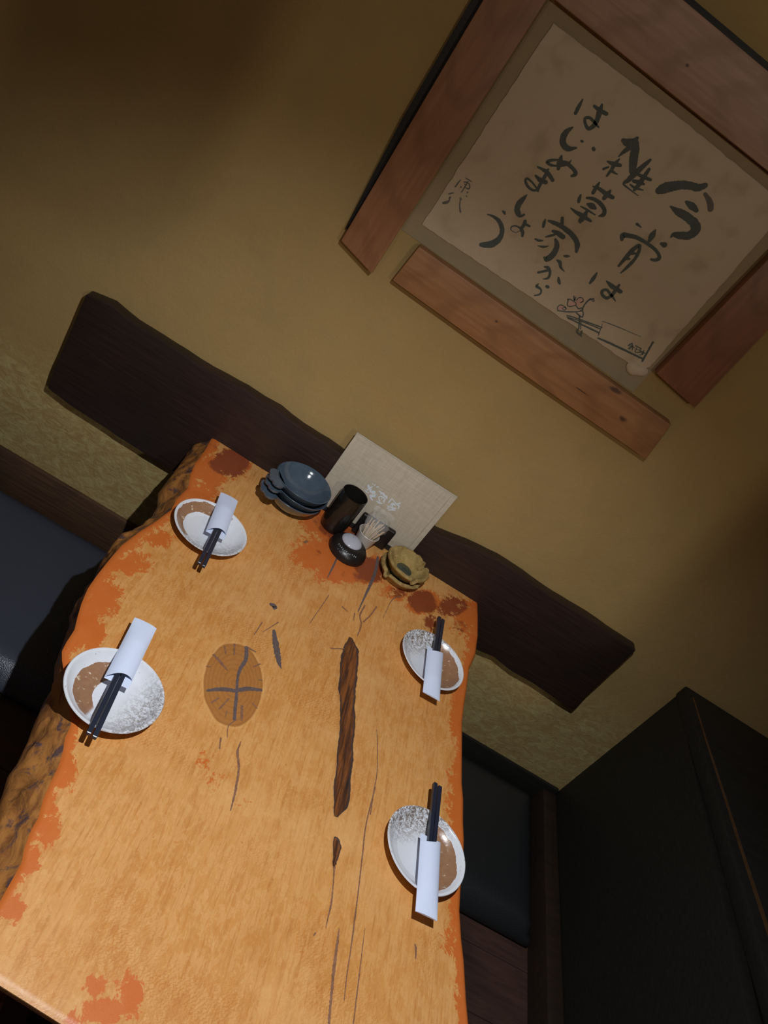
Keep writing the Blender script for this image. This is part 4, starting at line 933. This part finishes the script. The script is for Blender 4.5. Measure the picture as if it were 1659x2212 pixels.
def on_pot(a, t, lift=0.0004):
    """a: angle, t: 0 at the rim of the body, 1 at the lid, along the shoulder"""
    P = [(0.0425, 0.006), (0.0405, 0.014), (0.0345, 0.0215), (0.0270, 0.0255)]
    x = t*3; i = min(2, int(x)); f = x-i
    r, z = P[i][0]+(P[i+1][0]-P[i][0])*f, P[i][1]+(P[i+1][1]-P[i][1])*f
    return ((r+lift)*cos(a), (r+lift)*sin(a), z+lift)
def print_row(name, a0, a1, t, h, n, mat, seed):
    mb = MB()
    rnd = random.Random(seed)
    for i in range(n):
        a = a0 + (a1-a0)*(i+0.5)/n
        da = abs(a1-a0)/n*0.42
        for k in range(3):
            u, v = rnd.uniform(-0.7, 0.7), rnd.uniform(-0.6, 0.6)
            du, dv = (0.9, 0.16) if k % 2 else (0.22, 0.8)
            c = [(u-du/2, v-dv/2), (u+du/2, v-dv/2), (u+du/2, v+dv/2), (u-du/2, v+dv/2)]
            mb.add([on_pot(a + max(-1, min(1, p))*da, t + max(-1, min(1, q))*h, 0.0004 + 0.00005*k) for p, q in c], [(0, 1, 2, 3)])
    return link(name, mb.mesh(name, fix=False), mat, pot, 0)
print_row('white_print', radians(-142), radians(-58), 0.72, 0.10, 11, M_WHITE, 3)['label'] = 'row of small white printed characters'
print_row('grey_print', radians(-128), radians(-88), 0.45, 0.075, 6, M_GREYP, 8)['label'] = 'fainter second row of print'

# ---- toothpick cup, toothpicks, cellophane
TX, TY = 0.2912, 1.4465
mb = MB()
mb.lathe([(0.0, 0.0), (0.0155, 0.0), (0.0165, 0.001), (0.0185, 0.010), (0.0240, 0.0385), (0.0246, 0.0400), (0.0240, 0.0408), (0.0228, 0.0402), (0.0172, 0.010), (0.0150, 0.004), (0.0, 0.004)], 56)
tag(link('toothpick_cup', mb.mesh('toothpick_cup'), M_CUP, smooth=50, loc=(TX, TY, ZT+0.0002)), 'small white flared cup full of toothpicks beside the black sauce pot', 'cup')
rnd = random.Random(5)
mb = MB(); mb.tube((0, 0, 0), (0, 0, 0.062), 0.0010, 0.0010, 8)
pk_me = mb.mesh('toothpick'); pk_me.materials.append(M_PICK)
for i in range(26):
    a = i*2.399
    q = sqrt((i+0.5)/26)
    bx, by = 0.0085*q*cos(a), 0.0085*q*sin(a)
    tx, ty = 0.0215*q*cos(a) + 0.0045, 0.0215*q*sin(a) - 0.001
    o = bpy.data.objects.new('toothpick', pk_me); COL.objects.link(o)
    d = Vector((tx-bx, ty-by, 0.052)).normalized()
    o.location = (TX+bx, TY+by, ZT+0.0056)
    o.rotation_euler = d.to_track_quat('Z', 'Y').to_euler()
    o.scale = (1, 1, 0.9 + 0.14*rnd.random())
    tag(o, 'pale wooden toothpick standing in the small white cup', 'toothpick', 'toothpicks in the white cup')
mb = MB()
mb.lathe([(0.0145, 0.030), (0.0190, 0.048), (0.0235, 0.062), (0.0245, 0.075), (0.0190, 0.086), (0.0225, 0.094)], 40,
         fn=lambda r, z, a, k: (r*(1 + 0.13*sin(5*a+k*1.3) + 0.07*sin(9*a+k*2.1)), z + 0.004*sin(4*a+k)*(k > 2)))
tag(link('cellophane_bag', mb.mesh('cellophane_bag'), M_CLEAR, smooth=60, loc=(TX+0.0005, TY, ZT)), 'crinkled clear cellophane bag around the tops of the toothpicks', 'bag')

# ---- black box behind the toothpicks
mb = MB(); mb.box(0.262, 0.3435, 1.4735, 1.4855, ZT+0.0002, ZT+0.056)
tag(link('box', mb.mesh('box', 0.005, 4), M_MATTE, smooth=50), 'thin black box standing behind the white toothpick cup', 'box')

# ---- menu
menu = tag(empty('menu_book', (0.278, 1.49, ZT+0.013)), 'beige linen-covered menu with white brush lettering, leaning on the wall plank', 'menu')
MP0, MP1 = Vector((0, 1.487, 0.7135)), Vector((0, 1.497, 0.8905))
MU = (MP1-MP0).normalized(); MNn = Vector((0, -MU.z, MU.y))
def mpt(x, h, d): return tuple(Vector((x, 0, 0)) + MP0 + MU*h - MNn*d)       # d: depth behind the front cover
def slab(x0, x1, h0, h1, d0, d1, dx=0.0):
    mb = MB()
    mb.add([mpt(x0, h0, d0), mpt(x1-dx, h0, d0), mpt(x1, h1, d0), mpt(x0, h1, d0), mpt(x0, h0, d1), mpt(x1-dx, h0, d1), mpt(x1, h1, d1), mpt(x0, h1, d1)],
           [(0, 1, 2, 3), (7, 6, 5, 4), (0, 4, 5, 1), (1, 5, 6, 2), (2, 6, 7, 3), (3, 7, 4, 0)])
    return mb
child('front_cover', slab(0.155, 0.4012, 0.0, 0.1787, 0.0, 0.0022, 0.0025).mesh('front_cover', 0.0006), M_LINEN, menu)
child('pages', slab(0.158, 0.3995, 0.001, 0.1765, 0.0023, 0.0052, 0.0025).mesh('pages'), M_PAGE, menu, 0)
child('back_cover', slab(0.155, 0.4030, 0.0, 0.1795, 0.0053, 0.0073, 0.0025).mesh('back_cover', 0.0006), M_LINEN, menu)
mb = MB(); mb.add([mpt(0.3868, 0.002, -0.0002), mpt(0.3876, 0.002, -0.0002), mpt(0.3900, 0.1765, -0.0002), mpt(0.3892, 0.1765, -0.0002)], [(0, 1, 2, 3)])
child('hinge_crease', mb.mesh('hinge_crease', fix=False), plain('crease_shade', (0.27, 0.22, 0.16), 0.9, 0.1), menu, 0)
mb = MB(); ribbons(mb, MENULOGO, lambda a, b, l: mpt(a, b - 0.0005, -0.0003 - l), 0.25, 0, 0.0006, 0.0008)
child('cover_lettering', mb.mesh('cover_lettering', fix=False), M_WHITE, menu, 0)['label'] = 'white brushed lettering of the cover'
mb = MB(); mb.box(0.172, 0.372, 1.4868, 1.4998, ZT+0.0002, ZT+0.0132)
tag(link('menu_rest', mb.mesh('menu_rest', 0.001), M_BLACKWOOD), 'narrow dark wooden strip the beige menu stands on', 'strip')

# ---- two ochre ashtrays
def ashtray(x, y, z, notches, label, s):
    t = tag(empty('ashtray', (x, y, z)), label, 'ashtray', 'two stacked ochre ashtrays')
    def fn(r, zz, a, k):
        n3 = noise.noise(Vector((cos(a)*3+s, sin(a)*3, k*0.6)))
        n4 = noise.noise(Vector((cos(a)*9+s, sin(a)*9, k*1.5)))
        r2 = r*(1 + 0.014*n3) + (0.0010*n4 if r > 0.03 else 0)
        z2 = zz + (0.0016*n3 + 0.0012*n4 if zz > 0.012 else 0)
        if 5 <= k <= 11:
            for na in notches:
                d = abs((a-na+pi) % (2*pi) - pi)
                if d < 0.13: z2 -= 0.0085*min(1, (0.13-d)/0.04)
        return r2, z2
    prof = [(0.0, 0.0), (0.033, 0.0), (0.036, 0.003), (0.041, 0.010), (0.0455, 0.016), (0.0492, 0.0195), (0.0505, 0.0225), (0.0490, 0.0253), (0.0455, 0.0262), (0.0422, 0.0250), (0.0405, 0.0225), (0.0370, 0.0175), (0.0300, 0.0105), (0.0215, 0.0062), (0.0180, 0.0050), (0.0, 0.0048)]
    mb = MB(); mb.lathe(prof, 120, fn=fn)
    link('ashtray_body', mb.mesh('ashtray_body'), M_ASH, t, 40)
    mb = MB(); mb.lathe([(0.0, 0.0058), (0.0165, 0.0058), (0.0180, 0.0052)], 40)
    link('glazed_well', mb.mesh('glazed_well'), M_GLASS_PAD, t, 60)['label'] = 'dark green glazed bottom'
ashtray(0.3880, 1.4165, ZT+0.0002, [radians(-128), radians(-8), radians(112)], 'lower ochre stoneware ashtray of the two stacked beside the menu', 0.0)
ashtray(0.3918, 1.4195, ZT+0.0202, [radians(-66), radians(34), radians(150)], 'upper ochre stoneware ashtray of the two stacked beside the menu', 4.0)
